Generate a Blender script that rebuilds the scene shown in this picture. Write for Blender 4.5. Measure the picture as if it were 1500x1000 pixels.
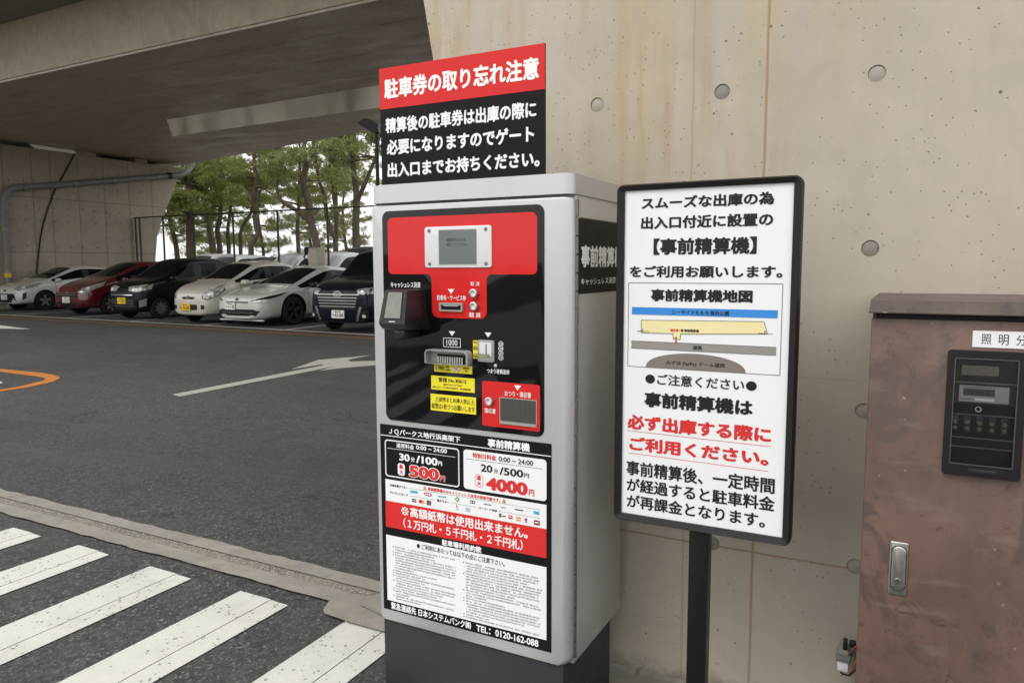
import bpy, bmesh, math, random
import numpy as np
from mathutils import Vector, Matrix
from mathutils.bvhtree import BVHTree
R = math.radians
random.seed(7); rng = np.random.default_rng(7)
S = bpy.context.scene
for o in list(bpy.data.objects): bpy.data.objects.remove(o)
COL = S.collection

# ------------------------------------------------------------------ camera
YAW, PITCH, ROLL, CAMZ = 0.48505, 0.100939, -0.003456, 1.35
def cam_axes():
    cy, sy = math.cos(YAW), math.sin(YAW)
    fw = Vector((-sy, cy, 0)); rt = Vector((cy, sy, 0)); up = Vector((0, 0, 1))
    f2 = fw*math.cos(PITCH) - up*math.sin(PITCH); u2 = up*math.cos(PITCH) + fw*math.sin(PITCH)
    return rt*math.cos(ROLL) + u2*math.sin(ROLL), u2*math.cos(ROLL) - rt*math.sin(ROLL), f2
r_, u_, w_ = cam_axes()
cam = bpy.data.objects.new('camera', bpy.data.cameras.new('camera')); COL.objects.link(cam)
cam.matrix_world = Matrix(((r_.x, u_.x, -w_.x, 0), (r_.y, u_.y, -w_.y, 0), (r_.z, u_.z, -w_.z, CAMZ), (0, 0, 0, 1)))
cam.data.lens = 1080.8/1500*36; cam.data.sensor_width = 36; cam.data.clip_end = 3000; cam.data.clip_start = 0.05
S.camera = cam
# ------------------------------------------------------------------ sky, sun, exposure
W = bpy.data.worlds.new('World'); S.world = W; W.use_nodes = True
nt = W.node_tree; nt.nodes.clear()
SUN_EL, SUN_AZ = R(52), R(205)          # azimuth measured clockwise from +Y: behind the camera, a little to the left
sky = nt.nodes.new('ShaderNodeTexSky'); sky.sky_type = 'NISHITA'; sky.sun_disc = False
sky.sun_elevation = SUN_EL; sky.sun_rotation = SUN_AZ; sky.air_density = 1.6; sky.dust_density = 5; sky.ozone_density = 1
hs = nt.nodes.new('ShaderNodeHueSaturation'); hs.inputs['Saturation'].default_value = 0.22
bg = nt.nodes.new('ShaderNodeBackground'); bg.inputs['Strength'].default_value = 0.13
ow = nt.nodes.new('ShaderNodeOutputWorld')
cl = nt.nodes.new('ShaderNodeMix'); cl.data_type = 'RGBA'; cl.inputs[0].default_value = .78; cl.inputs[7].default_value = (9.6, 9.6, 9.6, 1)   # even cloud cover over the clear sky
nt.links.new(sky.outputs[0], hs.inputs['Color']); nt.links.new(hs.outputs[0], cl.inputs[6]); nt.links.new(cl.outputs[2], bg.inputs[0]); nt.links.new(bg.outputs[0], ow.inputs[0])
sl = bpy.data.lights.new('sun', 'SUN'); sl.energy = 0.7; sl.angle = R(24); sl.color = (1, .95, .87)
sun = bpy.data.objects.new('sun', sl); COL.objects.link(sun)
sd = Vector((math.sin(SUN_AZ)*math.cos(SUN_EL), math.cos(SUN_AZ)*math.cos(SUN_EL), math.sin(SUN_EL)))
sun.rotation_euler = sd.to_track_quat('Z', 'Y').to_euler()
S.view_settings.view_transform = 'Standard'; S.view_settings.look = 'None'; S.view_settings.gamma = 1
S.view_settings.exposure = 0.42
S.render.engine = 'CYCLES'
S.cycles.max_bounces = 10; S.cycles.diffuse_bounces = 6; S.cycles.glossy_bounces = 4; S.cycles.transmission_bounces = 6
S.cycles.use_denoising = True; S.cycles.caustics_reflective = False

# ------------------------------------------------------------------ materials
class N:
    def __init__(s, name, rough=.6, metal=0, spec=.5, col=(.5, .5, .5)):
        s.m = bpy.data.materials.new(name); s.m.use_nodes = True; s.t = s.m.node_tree
        s.b = s.t.nodes['Principled BSDF']; s.L = s.t.links.new
        s.set('Base Color', (*col, 1)); s.set('Roughness', rough); s.set('Metallic', metal); s.set('Specular IOR Level', spec)
    def set(s, k, v):
        if hasattr(v, 'is_output') or isinstance(v, bpy.types.NodeSocket): s.L(v, s.b.inputs[k])
        else: s.b.inputs[k].default_value = v
    def n(s, typ, **k):
        q = s.t.nodes.new('ShaderNode'+typ)
        for a, v in k.items():
            if a.startswith('i_'): 
                key = a[2:]; key = int(key) if key.isdigit() else key.replace('_', ' ')
                if isinstance(v, bpy.types.NodeSocket): s.L(v, q.inputs[key])
                else: q.inputs[key].default_value = v
            else: setattr(q, a, v)
        return q
    def coord(s, scale=(1, 1, 1), loc=(0, 0, 0)):
        tc = s.n('TexCoord'); mp = s.n('Mapping', i_Vector=tc.outputs['Object'], i_Scale=scale, i_Location=loc); return mp.outputs[0]
    def noise(s, scale, detail=4, rough=.6, vec=None, out='Fac'):
        return s.n('TexNoise', i_Vector=vec or s.coord(), i_Scale=scale, i_Detail=detail, i_Roughness=rough).outputs[out]
    def ramp(s, fac, stops):
        r = s.n('ValToRGB', i_Fac=fac); e = r.color_ramp.elements
        while len(e) < len(stops): e.new(.5)
        for q, (p, c) in zip(e, stops):
            q.position = p; q.color = (*c, 1) if isinstance(c, tuple) else (c, c, c, 1)
        return r.outputs[0]
    def mix(s, fac, a, b, mode='MIX'):
        q = s.n('Mix', data_type='RGBA', blend_type=mode)
        for i, v in ((0, fac), (6, a), (7, b)):
            if isinstance(v, bpy.types.NodeSocket): s.L(v, q.inputs[i])
            else: q.inputs[i].default_value = v if i == 0 else (*v, 1)
        return q.outputs[2]
    def math(s, op, a, b=0, c=None):
        q = s.n('Math', operation=op)
        for i, v in ((0, a), (1, b), (2, c)):
            if v is None: continue
            if isinstance(v, bpy.types.NodeSocket): s.L(v, q.inputs[i])
            else: q.inputs[i].default_value = v
        return q.outputs[0]
    def xyz(s):
        tc = s.n('TexCoord'); q = s.n('SeparateXYZ', i_0=tc.outputs['Object']); return q.outputs
    def bump(s, h, strength=.3, dist=.002, normal=None):
        q = s.n('Bump', i_Height=h, i_Strength=strength, i_Distance=dist)
        if normal: s.L(normal, q.inputs['Normal'])
        s.set('Normal', q.outputs[0]); return q.outputs[0]
M = {}
def flat(key, col, rough=.5, metal=0, spec=.5, var=.08, nscale=30, bump=0):
    k = N(key, rough, metal, spec, col)
    if var:
        f = k.noise(nscale, 3)
        k.set('Base Color', k.mix(f, tuple(c*(1-var) for c in col), tuple(min(1, c*(1+var)) for c in col)))
        k.set('Roughness', k.math('MULTIPLY_ADD', k.noise(nscale*2.3, 3), .16, max(.02, rough-.08)))
    if bump: k.bump(k.noise(nscale*4, 3), bump, .001)
    M[key] = k.m; return k

def concrete(key, base, warm=.0, joints=(), band=None, hj=(), pores=1.0, axis=0, dirt=.5, rough=.85, spec=.3, along=False, foot=False):
    k = N(key, rough, 0, spec)
    o = k.xyz(); X = o[axis]; Z = o[2]
    big = k.noise(.9, 5, .65); mid = k.noise(7, 5, .7); fine = k.noise(90, 3)
    streak = k.noise(1, 6, .7, k.coord((.45, 3.2, 1) if along else (9, 9, .55)))
    c = k.mix(big, tuple(b*(1-.22*dirt) for b in base), tuple(min(1, b*(1+.16*dirt)) for b in base))
    c = k.mix(k.ramp(mid, [(.42, 0.), (.68, .6*dirt)]), c, tuple(b*.70 for b in base)); c = k.mix(k.ramp(k.noise(2.1, 5, .7, k.coord((1, 1, 1), (7, 3, 5))), [(.50, 0.), (.66, .75*dirt)]), c, (base[0]*.70, base[1]*.70, base[2]*.72))
    c = k.mix(k.ramp(streak, [(.5, 0.), (.75, .55*dirt)]), c, (base[0]*.80, base[1]*.74, base[2]*.66))
    c = k.mix(k.math('MULTIPLY', fine, .22), c, tuple(b*.75 for b in base))
    if warm:
        rs = k.noise(1, 4, .6, k.coord((16, 16, 1.6), (3, 1, 2)))
        mask = k.math('MULTIPLY', k.ramp(rs, [(.50, 0.), (.78, 1.)]), k.ramp(k.noise(1.1, 2, .5, k.coord((1.3, 1.3, .7), (5, 0, 0))), [(.42, 0.), (.62, 1.)]))
        c = k.mix(k.math('MULTIPLY', mask, warm), c, (.36, .22, .085))
    if band:
        for x0, wd, zb, am in band:
            g = k.math('SUBTRACT', 1, k.math('ABSOLUTE', k.math('DIVIDE', k.math('SUBTRACT', X, x0), wd)))
            g = k.n('Clamp', i_0=g).outputs[0]
            zz = k.n('Clamp', i_0=k.math('MULTIPLY', k.math('SUBTRACT', Z, zb), 1.1)).outputs[0]
            st = k.ramp(k.noise(1, 4, .6, k.coord((22, 22, 1.2), (x0*9, 0, 0))), [(.32, .25), (.66, 1.)])
            c = k.mix(k.math('MULTIPLY', k.math('MULTIPLY', g, zz), k.math('MULTIPLY', st, am)), c, (.42, .29, .14))
    line = None
    wob = k.math('MULTIPLY', k.math('SUBTRACT', k.noise(6, 2), .5), .006)
    for x0, wd, am, cc in joints:
        d = k.math('ABSOLUTE', k.math('ADD', k.math('SUBTRACT', X, x0), wob))
        g = k.n('Clamp', i_0=k.math('MULTIPLY', k.math('SUBTRACT', 1, k.math('DIVIDE', d, wd)), 1.6)).outputs[0]
        c = k.mix(k.math('MULTIPLY', g, am), c, cc)
        line = g if line is None else k.math('MAXIMUM', line, g)
    for z0, wd, am, cc in hj:
        d = k.math('ABSOLUTE', k.math('ADD', k.math('SUBTRACT', Z, z0), wob))
        g = k.n('Clamp', i_0=k.math('MULTIPLY', k.math('SUBTRACT', 1, k.math('DIVIDE', d, wd)), 1.6)).outputs[0]
        c = k.mix(k.math('MULTIPLY', g, am), c, cc)
    if foot:      # splash dirt along the base of the wall
        fz = k.math('ADD', Z, k.math('MULTIPLY', k.math('SUBTRACT', k.noise(14, 5, .7), .5), .16))
        c = k.mix(k.math('MULTIPLY', k.ramp(fz, [(.0, 1.), (.075, 0.)]), .8), c, (.13, .115, .09))
        c = k.mix(k.ramp(k.noise(1, 5, .75, k.coord((3, 3, 1.1), (9, 2, 6))), [(.52, 0.), (.70, .5)]), c, (base[0]*.74, base[1]*.74, base[2]*.77))
    h = k.math('MULTIPLY', mid, .5)
    if pores:
        v = k.n('TexVoronoi', i_Vector=k.coord((1, 1, 1)), i_Scale=26, i_Randomness=1)
        sel = k.math('GREATER_THAN', k.n('TexWhiteNoise', i_Vector=v.outputs['Color']).outputs['Value'], .76)
        rad = k.math('MULTIPLY', k.n('TexWhiteNoise', noise_dimensions='3D', i_Vector=v.outputs['Position']).outputs['Value'], .13)
        pm = k.math('MULTIPLY', k.math('LESS_THAN', v.outputs['Distance'], rad), sel)
        v2 = k.n('TexVoronoi', i_Vector=k.coord((1, 1, 1), (.3, .7, .1)), i_Scale=75, i_Randomness=1)
        s2 = k.math('GREATER_THAN', k.n('TexWhiteNoise', i_Vector=v2.outputs['Color']).outputs['Value'], .76)
        pm2 = k.math('MULTIPLY', k.math('LESS_THAN', v2.outputs['Distance'], .16), k.math('MULTIPLY', s2, k.math('GREATER_THAN', k.noise(2.2, 2), .44)))
        pm = k.math('MAXIMUM', pm, pm2)
        c = k.mix(k.math('MULTIPLY', pm, .8*pores), c, tuple(b*.22 for b in base))
        h = k.math('SUBTRACT', h, pm)
    if line is not None: h = k.math('ADD', h, k.math('MULTIPLY', line, .8))
    k.set('Base Color', c); k.bump(h, .45, .004); M[key] = k.m; return k

LB = (.30, .24, .16)
concrete('near_concrete', (.505, .453, .372), .75, foot=True,
         joints=[(-.5753, .0034, .7, (.40, .31, .2)), (-.3649, .005, .85, (.33, .22, .12)), (1.2, .004, .7, LB)],
         band=[(-.77, .21, 1.05, .6), (-.385, .10, 1.35, .6), (-.165, .15, 1.6, .5), (-.557, .06, 1.3, .6), (.24, .2, 1.9, .5)],
         hj=[(.4855, .004, .8, (.27, .17, .09)), (1.03, .002, .35, LB), (2.45, .004, .6, LB)])
concrete('far_concrete', (.44, .39, .31), .25, axis=1, pores=.6, dirt=.8,
         joints=[(y, .03, .55, (.17, .145, .115)) for y in (-3.8, -2.8, -1.87, -1.24, -.26, .72, 1.73, 2.72)],
         hj=[(3.78, .02, .6, (.15, .125, .1)), (1.91, .02, .6, (.15, .125, .1))])
k = concrete('soffit_concrete', (.58, .50, .41), .3, axis=1, pores=0, dirt=1.25, rough=.5, spec=.5, along=True,
         joints=[(y, .04, .4, (.16, .14, .115)) for y in (-4.1, -2.8, -1.5, 2.6, 3.9, 5.1)])
k.set('Roughness', k.ramp(k.noise(1, 4, .6, k.coord((.5, 1.6, 1), (4, 4, 0))), [(.40, .55), (.66, .30)]))
concrete('web_concrete', (.55, .47, .36), .4, axis=0, pores=.3, dirt=1.0, rough=.7)
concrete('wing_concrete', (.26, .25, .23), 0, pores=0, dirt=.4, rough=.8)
concrete('kerb_concrete', (.30, .282, .248), .15, pores=.8, dirt=1.5, rough=.9)
concrete('slab_concrete', (.42, .39, .335), .1, pores=.7, dirt=.8, rough=.9)

# asphalt
k = N('asphalt', .88, 0, .35)
ag = k.n('TexVoronoi', i_Vector=k.coord(), i_Scale=105, i_Randomness=1)
agv = k.n('TexWhiteNoise', i_Vector=ag.outputs['Color']).outputs['Value']
c = k.ramp(agv, [(0, (.030, .029, .028)), (.55, (.052, .050, .048)), (.88, (.088, .084, .080)), (1, (.20, .192, .182))])
ag2 = k.n('TexVoronoi', i_Vector=k.coord((1, 1, 1), (.4, .2, 0)), i_Scale=36, i_Randomness=1); gr = k.n('TexWhiteNoise', i_Vector=ag2.outputs['Color']).outputs['Value']
c = k.mix(k.ramp(gr, [(.55, 0.), (1, .55)]), c, (.095, .091, .086)); c = k.mix(k.ramp(gr, [(0, .5), (.3, 0.)]), c, (.026, .025, .024))
big = k.noise(.35, 5, .6); mid = k.noise(2.6, 5, .65)
c = k.mix(k.ramp(big, [(.36, .75), (.62, 0.)]), c, (.036, .034, .031))
c = k.mix(k.ramp(k.noise(1, 5, .65, k.coord((.5, 2.2, 1), (3, 1, 0))), [(.50, 0.), (.68, .55)]), c, (.075, .071, .064))
c = k.mix(k.ramp(mid, [(.45, 0.), (.8, .6)]), c, (.072, .068, .062))
crk = k.n('TexVoronoi', feature='DISTANCE_TO_EDGE', i_Vector=k.n('VectorMath', operation='ADD', i_0=k.coord(), i_1=k.n('TexNoise', i_Vector=k.coord(), i_Scale=2.5, i_Detail=4).outputs['Color']).outputs[0], i_Scale=.33)
cm = k.math('MULTIPLY', k.math('LESS_THAN', crk.outputs['Distance'], .0028), k.math('GREATER_THAN', k.noise(.5, 2), .44))
c = k.mix(k.math('MULTIPLY', cm, .7), c, (.02, .02, .018))
k.set('Base Color', c); k.bump(k.math('ADD', k.math('MULTIPLY', agv, .5), ag.outputs['Distance']), .7, .004); M['asphalt'] = k.m
k = N('gutter_gravel', .9, 0, .3); ag = k.n('TexVoronoi', i_Vector=k.coord(), i_Scale=130, i_Randomness=1)
c = k.ramp(k.n('TexWhiteNoise', i_Vector=ag.outputs['Color']).outputs['Value'], [(0, (.10, .092, .078)), (.6, (.19, .175, .15)), (1, (.34, .32, .28))])
k.set('Base Color', k.mix(k.ramp(k.noise(3, 5, .7), [(.4, 0.), (.7, .7)]), c, (.24, .215, .175))); k.bump(ag.outputs['Distance'], .5, .003); M['gutter_gravel'] = k.m
# road paint
def paint(key, col, wear=.5):
    k = N(key, .8, 0, .3)
    ag = k.n('TexVoronoi', i_Vector=k.coord(), i_Scale=115, i_Randomness=1)
    f = k.noise(9, 6, .75); g = k.noise(1.6, 4)
    dk = k.math('MULTIPLY', k.ramp(f, [(.38, 0.), (.72, .8)]), k.ramp(g, [(.42, .12), (.62, 1.)]))
    sc = k.noise(1, 5, .7, k.coord((2.2, 14, 1), (1, 6, 0))); dk = k.math('MAXIMUM', dk, k.ramp(sc, [(.58, 0.), (.75, .45)]))
    c = k.mix(k.math('MULTIPLY', dk, wear), col, tuple(x*.55 for x in col))
    sp = k.math('MULTIPLY', k.math('GREATER_THAN', k.n('TexWhiteNoise', i_Vector=ag.outputs['Color']).outputs['Value'], .955), k.math('GREATER_THAN', f, .5))
    c = k.mix(k.math('MULTIPLY', sp, wear), c, (.10, .095, .09))
    c = k.mix(k.math('MULTIPLY', k.noise(160, 2), .3), c, tuple(x*.72 for x in col))
    k.set('Base Color', c); k.bump(k.math('ADD', ag.outputs['Distance'], f), .35, .002); M[key] = k.m
paint('white_paint', (.61, .60, .565), .8); paint('worn_white_paint', (.52, .50, .45), .7)
paint('arrow_paint', (.40, .385, .345), .6); paint('orange_paint', (.50, .18, .035), .6); paint('faded_orange_paint', (.20, .095, .045), .8)

k = flat('silver_paint', (.60, .60, .60), .42, .6, .5, 0)
c = k.mix(k.noise(300, 2), (.50, .50, .505), (.60, .60, .60)); sm = k.noise(1, 5, .7, k.coord((5, 5, 2))); k.set('Base Color', k.mix(k.ramp(sm, [(.52, 0.), (.72, .3)]), c, (.40, .40, .39))); k.bump(k.noise(220, 2), .08, .0006)
k.set('Roughness', k.math('MULTIPLY_ADD', k.noise(3, 5, .7), .22, .26))
flat('plinth_grey', (.030, .031, .034), .5, 0, .3, .12, 8)
k = flat('acrylic_black', (.005, .005, .006), .05, 0, .34, 0); k.bump(k.noise(4, 2), .25, .006)
flat('placard_black', (.010, .009, .009), .42, 0, .12, .1)
k = flat('red_panel', (.60, .02, .02), .08, 0, .3, .04, 4); k.bump(k.noise(4, 2), .25, .006)
flat('red_print', (.62, .03, .03), .4, 0, .15, .04, 6)
flat('white_print', (.80, .81, .82), .35, 0, .4, .03, 8)
flat('letter_white', (.84, .84, .84), .5, 0, .3, 0); flat('letter_black', (.012, .011, .011), .5, 0, .3, 0)
flat('letter_red', (.62, .03, .03), .5, 0, .3, 0); flat('letter_grey', (.10, .10, .10), .5, 0, .3, 0); flat('letter_green', (.02, .12, .06), .5, 0, .3, 0)
flat('yellow_sticker', (.80, .70, .03), .4, 0, .4, .04); flat('steel', (.60, .59, .57), .30, .95, .5, .06, 25)
flat('dark_steel', (.20, .19, .18), .4, .8, .5, .15, 40); flat('grey_plastic', (.30, .30, .29), .45, 0, .5, .06)
flat('bezel_white', (.66, .67, .68), .4, 0, .5, .03); flat('lcd', (.13, .15, .15), .18, 0, .5, .12, 10); flat('lcd_letter', (.065, .075, .078), .2, 0, .4, 0)
flat('black_plastic', (.012, .012, .013), .35, 0, .5, .1); flat('black_frame', (.012, .011, .011), .38, 0, .3, .15, 12)
flat('reader_glass', (.16, .165, .14), .08, 0, .8, .3, 25); flat('slot_black', (.003, .003, .003), .6, 0, .3, 0)
flat('map_blue', (.035, .24, .66), .4, 0, .4, .03); flat('map_cream', (.80, .71, .38), .4, 0, .4, .03); flat('map_grey', (.27, .26, .24), .4, 0, .4, .03); flat('map_brown', (.20, .175, .155), .4, 0, .4, .03)
flat('logo_blue', (.06, .38, .62), .4, var=0); flat('logo_pink', (.50, .07, .25), .4, var=0); flat('logo_green', (.02, .30, .06), .4, var=0); flat('logo_dark_green', (.02, .10, .06), .4, var=0)
flat('logo_orange', (.75, .32, .04), .4, var=0); flat('logo_maroon', (.18, .015, .02), .4, var=0); flat('logo_grey_blue', (.38, .48, .56), .4, var=0)
# brown meter box
def brown(key, base):
    k = N(key, .5, 0, .45)
    a = k.noise(3.2, 6, .7); b = k.noise(9, 6, .75, k.coord((1, 1, .8), (4, 2, 1))); s = k.noise(1, 4, .6, k.coord((6, 6, 22)))
    c = k.mix(k.ramp(a, [(.32, 0.), (.68, 1.)]), base, tuple(x*.62 for x in base))
    c = k.mix(k.ramp(b, [(.50, 0.), (.70, .8)]), c, (base[0]*.42, base[1]*.47, base[2]*.5))
    wv = k.noise(1, 5, .7, k.coord((5, 5, 1.6), (2, 7, 4))); c = k.mix(k.ramp(wv, [(.54, 0.), (.70, .7)]), c, (base[0]*.50, base[1]*.58, base[2]*.62))
    sw = k.n('TexNoise', i_Vector=k.coord((1, 1, .7), (1, 5, 2)), i_Scale=4.5, i_Detail=6, i_Roughness=.65, i_Distortion=2.2).outputs['Fac']
    c = k.mix(k.ramp(sw, [(.54, 0.), (.62, .75)]), c, (base[0]*.45, base[1]*.52, base[2]*.58))
    sw2 = k.n('TexNoise', i_Vector=k.coord((1, 1, 1), (8, 5, 1)), i_Scale=7, i_Detail=3, i_Roughness=.5, i_Distortion=3).outputs['Fac']
    c = k.mix(k.ramp(sw2, [(.655, 0.), (.69, .8), (.72, 0.)]), c, (base[0]*.35, base[1]*.42, base[2]*.48))
    c = k.mix(k.ramp(s, [(.58, 0.), (.74, .35)]), c, (.23, .19, .17))
    c = k.mix(k.math('MULTIPLY', k.math('GREATER_THAN', k.noise(38, 2), .74), .5), c, (.36, .31, .28))
    k.set('Base Color', c); k.set('Roughness', k.math('MULTIPLY_ADD', a, .3, .36)); k.bump(k.math('ADD', b, k.noise(60, 3)), .12, .002); M[key] = k.m
brown('brown_paint', (.188, .113, .090)); brown('brown_lid', (.15, .112, .10))
# clear acrylic pane
k = N('clear_pane', .03, 0, .5, (.75, .75, .75)); k.set('Transmission Weight', 1.0); k.set('IOR', 1.2); M['clear_pane'] = k.m
# car paints
def carpaint(key, col, rough=.22, metal=.0):
    k = N(key, rough, metal, .5, col); k.set('Coat Weight', .8); k.set('Coat Roughness', .04)
    f = k.noise(4, 5, .7); k.set('Base Color', k.mix(k.ramp(f, [(.4, 0.), (.8, .5)]), col, tuple(x*.82+.006 for x in col))); M[key] = k.m
    if max(col) < .03: k.set('Specular IOR Level', .15); k.set('Coat Weight', .15)
carpaint('pearl_white', (.60, .59, .56)); carpaint('cream_white', (.56, .535, .46)); carpaint('dark_red', (.095, .008, .012)); carpaint('solid_black', (.008, .008, .009))
carpaint('navy_black', (.007, .008, .015)); carpaint('van_white', (.70, .70, .70)); carpaint('silver', (.40, .40, .41), .3, .6)
flat('car_glass', (.006, .008, .008), .03, 0, .10, 0); flat('flap_grey', (.07, .068, .062), .25, .2, .5, .05, 6)
k = N('sunshade', .5, 0, .4); k.set('Base Color', k.mix(k.ramp(k.noise(1, 3, .5, k.coord((9, .3, .3))), [(.4, 0.), (.6, 1.)]), (.62, .64, .64), (.40, .42, .42))); M['sunshade'] = k.m; flat('tyre', (.012, .012, .012), .8, 0, .3, .2); flat('alloy', (.42, .42, .42), .35, .85, .5, .1); flat('dark_alloy', (.03, .03, .03), .35, .6, .5, .1)  # sky glare on two far windshields, painted as pale stripes in their colour
flat('trim_black', (.008, .008, .008), .5, 0, .4, .1); flat('chrome', (.75, .75, .75), .12, 1, .5, 0); flat('lamp_glass', (.36, .36, .34), .10, .3, .8, .75, 16); flat('lamp_bright', (.85, .85, .82), .15, .3, .6, .1)
flat('plate_white', (.72, .72, .70), .5, 0, .4, .03); flat('plate_yellow', (.78, .50, .03), .5, 0, .4, .03); flat('seat_grey', (.10, .10, .10), .8, 0, .3, .2)
flat('pipe_grey', (.20, .195, .19), .5, 0, .4, .2, 5); flat('pipe_clamp', (.28, .25, .23), .5, .5, .4, .2); flat('yellow_band', (.70, .48, .03), .5, 0, .4, .1)
flat('post_dark', (.05, .055, .05), .55, .2, .4, .15); flat('wire', (.16, .17, .16), .5, .6, .4, .1); flat('lamp_black', (.012, .012, .012), .5, 0, .4, .1); flat('lens_glass', (.55, .55, .5), .15, 0, .6, .2, 30)
flat('bag_beige', (.48, .43, .36), .8, 0, .3, .1); flat('bag_navy', (.012, .016, .035), .7, 0, .3, .2)
flat('wire_red', (.30, .05, .03), .5, var=0); flat('sensor_white', (.78, .78, .80), .4, 0, .4, .03); flat('sensor_grey', (.16, .17, .165), .5, 0, .4, .08); flat('copper', (.17, .14, .10), .45, .5, .5, .2)
k = N('coated_strip', .2, 0, 1.0, (.42, .41, .39))
st = k.noise(1, 5, .7, k.coord((2.2, 9, 1))); k.set('Base Color', k.mix(st, (.40, .36, .30), (.55, .50, .43)))
k.set('Roughness', k.math('MULTIPLY_ADD', st, .24, .03)); k.bump(k.noise(1, 5, .7, k.coord((5, 22, 1))), .16, .02); k.set('IOR', 1.9); M['coated_strip'] = k.m
k = N('bark', .95, 0, .2); f = k.noise(1, 6, .7, k.coord((9, 9, 2.2)))
k.set('Base Color', k.ramp(f, [(.3, (.045, .034, .026)), (.7, (.17, .135, .105))])); k.bump(f, .8, .03); M['bark'] = k.m
def leaf(key, a, b):
    k = N(key, .6, 0, .25); g = k.n('NewGeometry').outputs['Random Per Island']
    k.set('Base Color', k.ramp(g, [(0, a), (.6, b), (1, tuple(min(1, x*1.5) for x in b))])); k.set('Subsurface Weight', .0)
    tr = k.n('BsdfTranslucent', i_Color=(*[x*1.3 for x in b], 1)); mx = k.n('MixShader', i_0=.35); k.L(k.b.outputs[0], mx.inputs[1]); k.L(tr.outputs[0], mx.inputs[2])
    k.L(mx.outputs[0], k.t.nodes['Material Output'].inputs[0]); M[key] = k.m
leaf('pine_green', (.08, .10, .034), (.27, .30, .10)); leaf('pine_olive', (.095, .108, .045), (.29, .31, .125))
k = N('sand', .9, 0, .2); k.set('Base Color', k.mix(k.noise(.5, 5), (.42, .38, .30), (.30, .27, .20))); M['sand'] = k.m
k = N('sea', .12, 0, .5, (.10, .13, .14)); k.bump(k.noise(.8, 4, .6, k.coord((.4, 1, 1))), .5, .2); M['sea'] = k.m

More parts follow.
